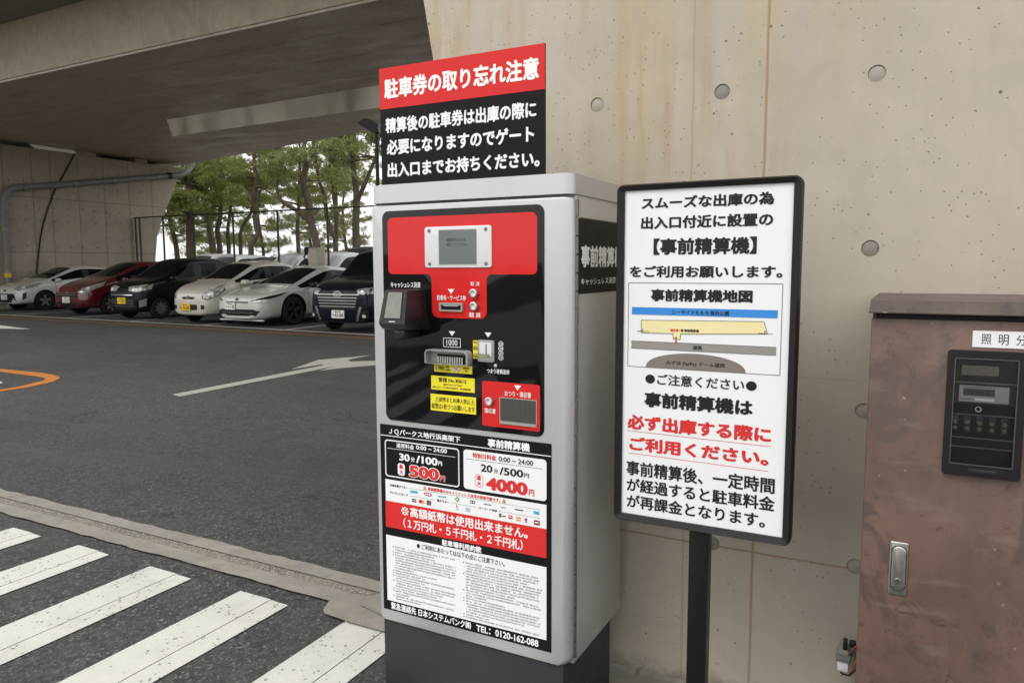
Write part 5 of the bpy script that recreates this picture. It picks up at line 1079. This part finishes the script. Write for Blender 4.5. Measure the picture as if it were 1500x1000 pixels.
pr.T('事前精算後、一定時間', -.6304, -.2520, .8955, .9360, B_, .030).T('が経過すると駐車料金', -.6287, -.2506, .8515, .8890, B_, .030).T('が再課金となります。', -.6281, -.2723, .8070, .8440, B_, .030).done()

# ------------------------------------------------------------------ brown electrical cabinet
EC = thing('electrical_cabinet', 'scuffed brown metal electrical cabinet with a meter window, against the concrete wall', 'cabinet', (.33, 2.10, 0))
yc = 1.95
MB().box(-.0575, .78, yc+.012, 2.250, .1, 1.345, bev=.003).build('body', 'brown_paint', EC)
MB().box(-.0595, .782, yc, yc+.011, .13, 1.3250, bev=.003).build('door', 'brown_paint', EC)
MB().box(-.050, .77, yc+.004, yc+.02, 1.325, 1.34).build('door_gap', 'slot_black', EC)
MB().add([(-.066, yc-.02, 1.3386), (-.0625, yc-.016, 1.369), (-.052, 2.253, 1.3755), (-.066, 2.253, 1.3386), (.79, yc-.02, 1.3386), (.7865, yc-.016, 1.369), (.776, 2.253, 1.3755), (.79, 2.253, 1.3386)],
         [(0, 4, 5, 1), (1, 5, 6, 2), (0, 1, 2, 3), (4, 7, 6, 5), (0, 3, 7, 4), (3, 2, 6, 7)]).build('lid', 'brown_lid', EC, smooth=False)
MB().box(-.066, .79, yc-.0225, yc-.018, 1.3386, 1.345, bev=.002).build('lid_edge', 'brown_lid', EC)
np_ = MB().prism(rr(.1467, .395, 1.2665, 1.3036, .001), yc-.0022, yc+.001).build('name_plate', 'white_print', EC)
pr = Print(np_, yc-.0028); x = .1640
for i, chx in enumerate('照明分電盤'): pr.T(chx, x+i*.0325*1.0, x+i*.0325+.0185, 1.2735, 1.2965, 'letter_black', .0)
pr.done()
# recessed handle
hd = MB().prism(rr(.0028, .0425, .6590, .7902, .004), yc-.0045, yc+.001, bev=.002).build('handle', 'steel', EC)
MB().ring(rr(.0068, .0400, .6695, .7815, .015), rr(.0080, .0388, .6707, .7803, .0145), yc-.0049, yc-.004).build('lever_gap', 'slot_black', hd)
MB().prism(rr(.0080, .0388, .6707, .7803, .0150), yc-.0078, yc-.004, bev=.0025).build('lever', 'steel', hd)
MB().lathe([(0, -.0022), (.0062, -.0022), (.0076, -.0012), (.0076, .002)], (.0225, yc-.0072, .6952), 'y', 24).build('lock', 'dark_steel', hd)
MB().box(.0218, .0232, yc-.0100, yc-.0090, .6915, .6990).build('key_slot', 'slot_black', hd)
MB().box(.0130, .0335, yc-.0084, yc-.0076, .6735, .6840).build('push_plate', 'dark_steel', hd)
# meter window
mw_o = [(.1010, .9718), (.2525, .9718), (.2480, 1.2600), (.0990, 1.2575)]
mw_o = rr(.1005, .2515, .9715, 1.2588, .008); mw_i = rr(.1145, .2372, .9975, 1.2420, .004)
mw = MB().ring(mw_o, mw_i, yc-.014, yc+.0).build('meter_window', 'black_frame', EC)
MB().ring(rr(.1135, .2385, .9950, 1.2440, .004), rr(.1165, .2352, .9990, 1.2395, .003), yc-.0100, yc-.0092).build('inner_rim', 'dark_steel', mw)
MB().box(.1135, .2385, yc-.0004, yc+.0006, .995, 1.244).build('recess', 'slot_black', mw)
MB().box(.1150, .2345, yc-.0042, yc-.0005, 1.188, 1.238).build('upper_unit', 'black_plastic', mw)
MB().box(.1298, .2001, yc-.0052, yc-.0040, 1.2030, 1.2245).build('rating_label', 'map_brown', mw)
MB().box(.1150, .2345, yc-.0075, yc-.0005, 1.1845, 1.1875).build('ledge', 'dark_steel', mw)
MB().box(.1165, .2340, yc-.0045, yc-.0005, 1.137, 1.183).build('meter_unit', 'black_plastic', mw)
mp = MB().box(.1267, .2220, yc-.0056, yc-.0043, 1.1420, 1.1795).build('meter_face', 'grey_plastic', mw)
MB().box(.1346, .1951, yc-.0062, yc-.0054, 1.1562, 1.1725).build('meter_display', 'lcd_letter', mw)
pr = Print(mw, yc-.0067); pr.T('90348.5', .1405, .1850, 1.1590, 1.1705, 'letter_black', .0)
pr.shape([(.1530, 1.1465), (.1540, 1.1465), (.1540, 1.1505), (.1530, 1.1505)], 'letter_black').shape(rr(.1580, .1950, 1.1458, 1.1512, .0005), 'bezel_white')
for i in range(5): pr.shape(rr(.1300+i*.0042, .1330+i*.0042, 1.1470, 1.1490, .0003), 'letter_black')
for i in range(14): pr.shape(rr(.1320+i*.0045, .1350+i*.0045, 1.1750, 1.1768, .0003), 'letter_grey')
for j in range(4):
    for i in range(12):
        if (i*3+j) % 5: pr.shape(rr(.1320+i*.0055, .1362+i*.0055, 1.2060+j*.0045, 1.2074+j*.0045, .0003), 'letter_grey')
pr.done()
MB().lathe([(.0045, -.001), (.0062, -.002), (.0062, .001)], (.1660, yc-.0012, 1.1255), 'y', 20, close=False).build('seal_ring', 'bezel_white', mw)
for i in range(5):
    x = .1225+i*.0238; MB().box(x-.0065, x+.0065, yc-.0030, yc-.0004, 1.072, 1.108, bev=.001).build('terminal', 'black_plastic', mw)
    MB().lathe([(0, -.0045), (.0042, -.004), (.0050, -.0025)], (x, yc-.0004, 1.080), 'y', 14, close=False).build('terminal_screw', 'copper', mw)
    MB().lathe([(0, -.0045), (.0042, -.004), (.0050, -.0025)], (x, yc-.0004, 1.094), 'y', 14, close=False).build('terminal_screw', 'copper', mw)
for z in (1.0585, 1.037, 1.112): MB().box(.1150, .2345, yc-.0035, yc-.0005, z-.0010, z+.0010).build('divider', 'dark_steel', mw)
MB().prism(rr(.1150, .2368, .9985, 1.2410, .003), yc-.0088, yc-.0078).build('pane', 'clear_pane', mw)
MB().box(.153, .207, yc-.0150, yc-.0138, .978, .990, bev=.0005).build('latch', 'black_plastic', mw)
# little light sensor by the cabinet's left side
SN = thing('light_sensor', 'small grey and white sensor with wires beside the brown cabinet', 'sensor', (-.09, 2.18, .25))
MB().box(-0.1170, -0.0793, 2.1535, 2.2156, 0.3518, 0.3689, bev=.004).build('cap', 'sensor_grey', SN)
MB().box(-0.1132, -0.0859, 2.1631, 2.2108, 0.3689, 0.3823, bev=.002).build('rating_plate', 'map_grey', SN)
MB().box(-0.1136, -0.0836, 2.1602, 2.2108, 0.3212, 0.3527, bev=.005).build('lens', 'sensor_white', SN)
MB().box(-0.0793, -0.0516, 2.1965, 2.2433, 0.3546, 0.3632).build('bracket', 'sensor_grey', SN)
MB().box(-0.1012, -0.0898, 2.1679, 2.1869, 0.3823, 0.4110, bev=.002).build('plug', 'black_plastic', SN); MB().box(-0.0859, -0.0688, 2.1822, 2.1965, 0.3852, 0.4052, bev=.003).build('plug', 'black_plastic', SN)
MB().tube([(-0.0917, 2.1726, 0.3852), (-0.0840, 2.1679, 0.3756), (-0.0745, 2.1774, 0.3900), (-0.0544, 2.1965, 0.4014)], .0022, 6).build('wire', 'wire_red', SN)
MB().tube([(-0.1070, 2.1679, 0.3250), (-0.1003, 2.1602, 0.3174), (-0.0812, 2.1602, 0.3155), (-0.0669, 2.1774, 0.3279), (-0.0573, 2.1965, 0.3613)], .0028, 6).build('wire', 'trim_black', SN)
MB().tube([(-0.0821, 2.1659, 0.3183), (-0.0745, 2.1726, 0.3346), (-0.0630, 2.1869, 0.3565)], .003, 6).build('wire', 'wire_red', SN)
DZ = 0
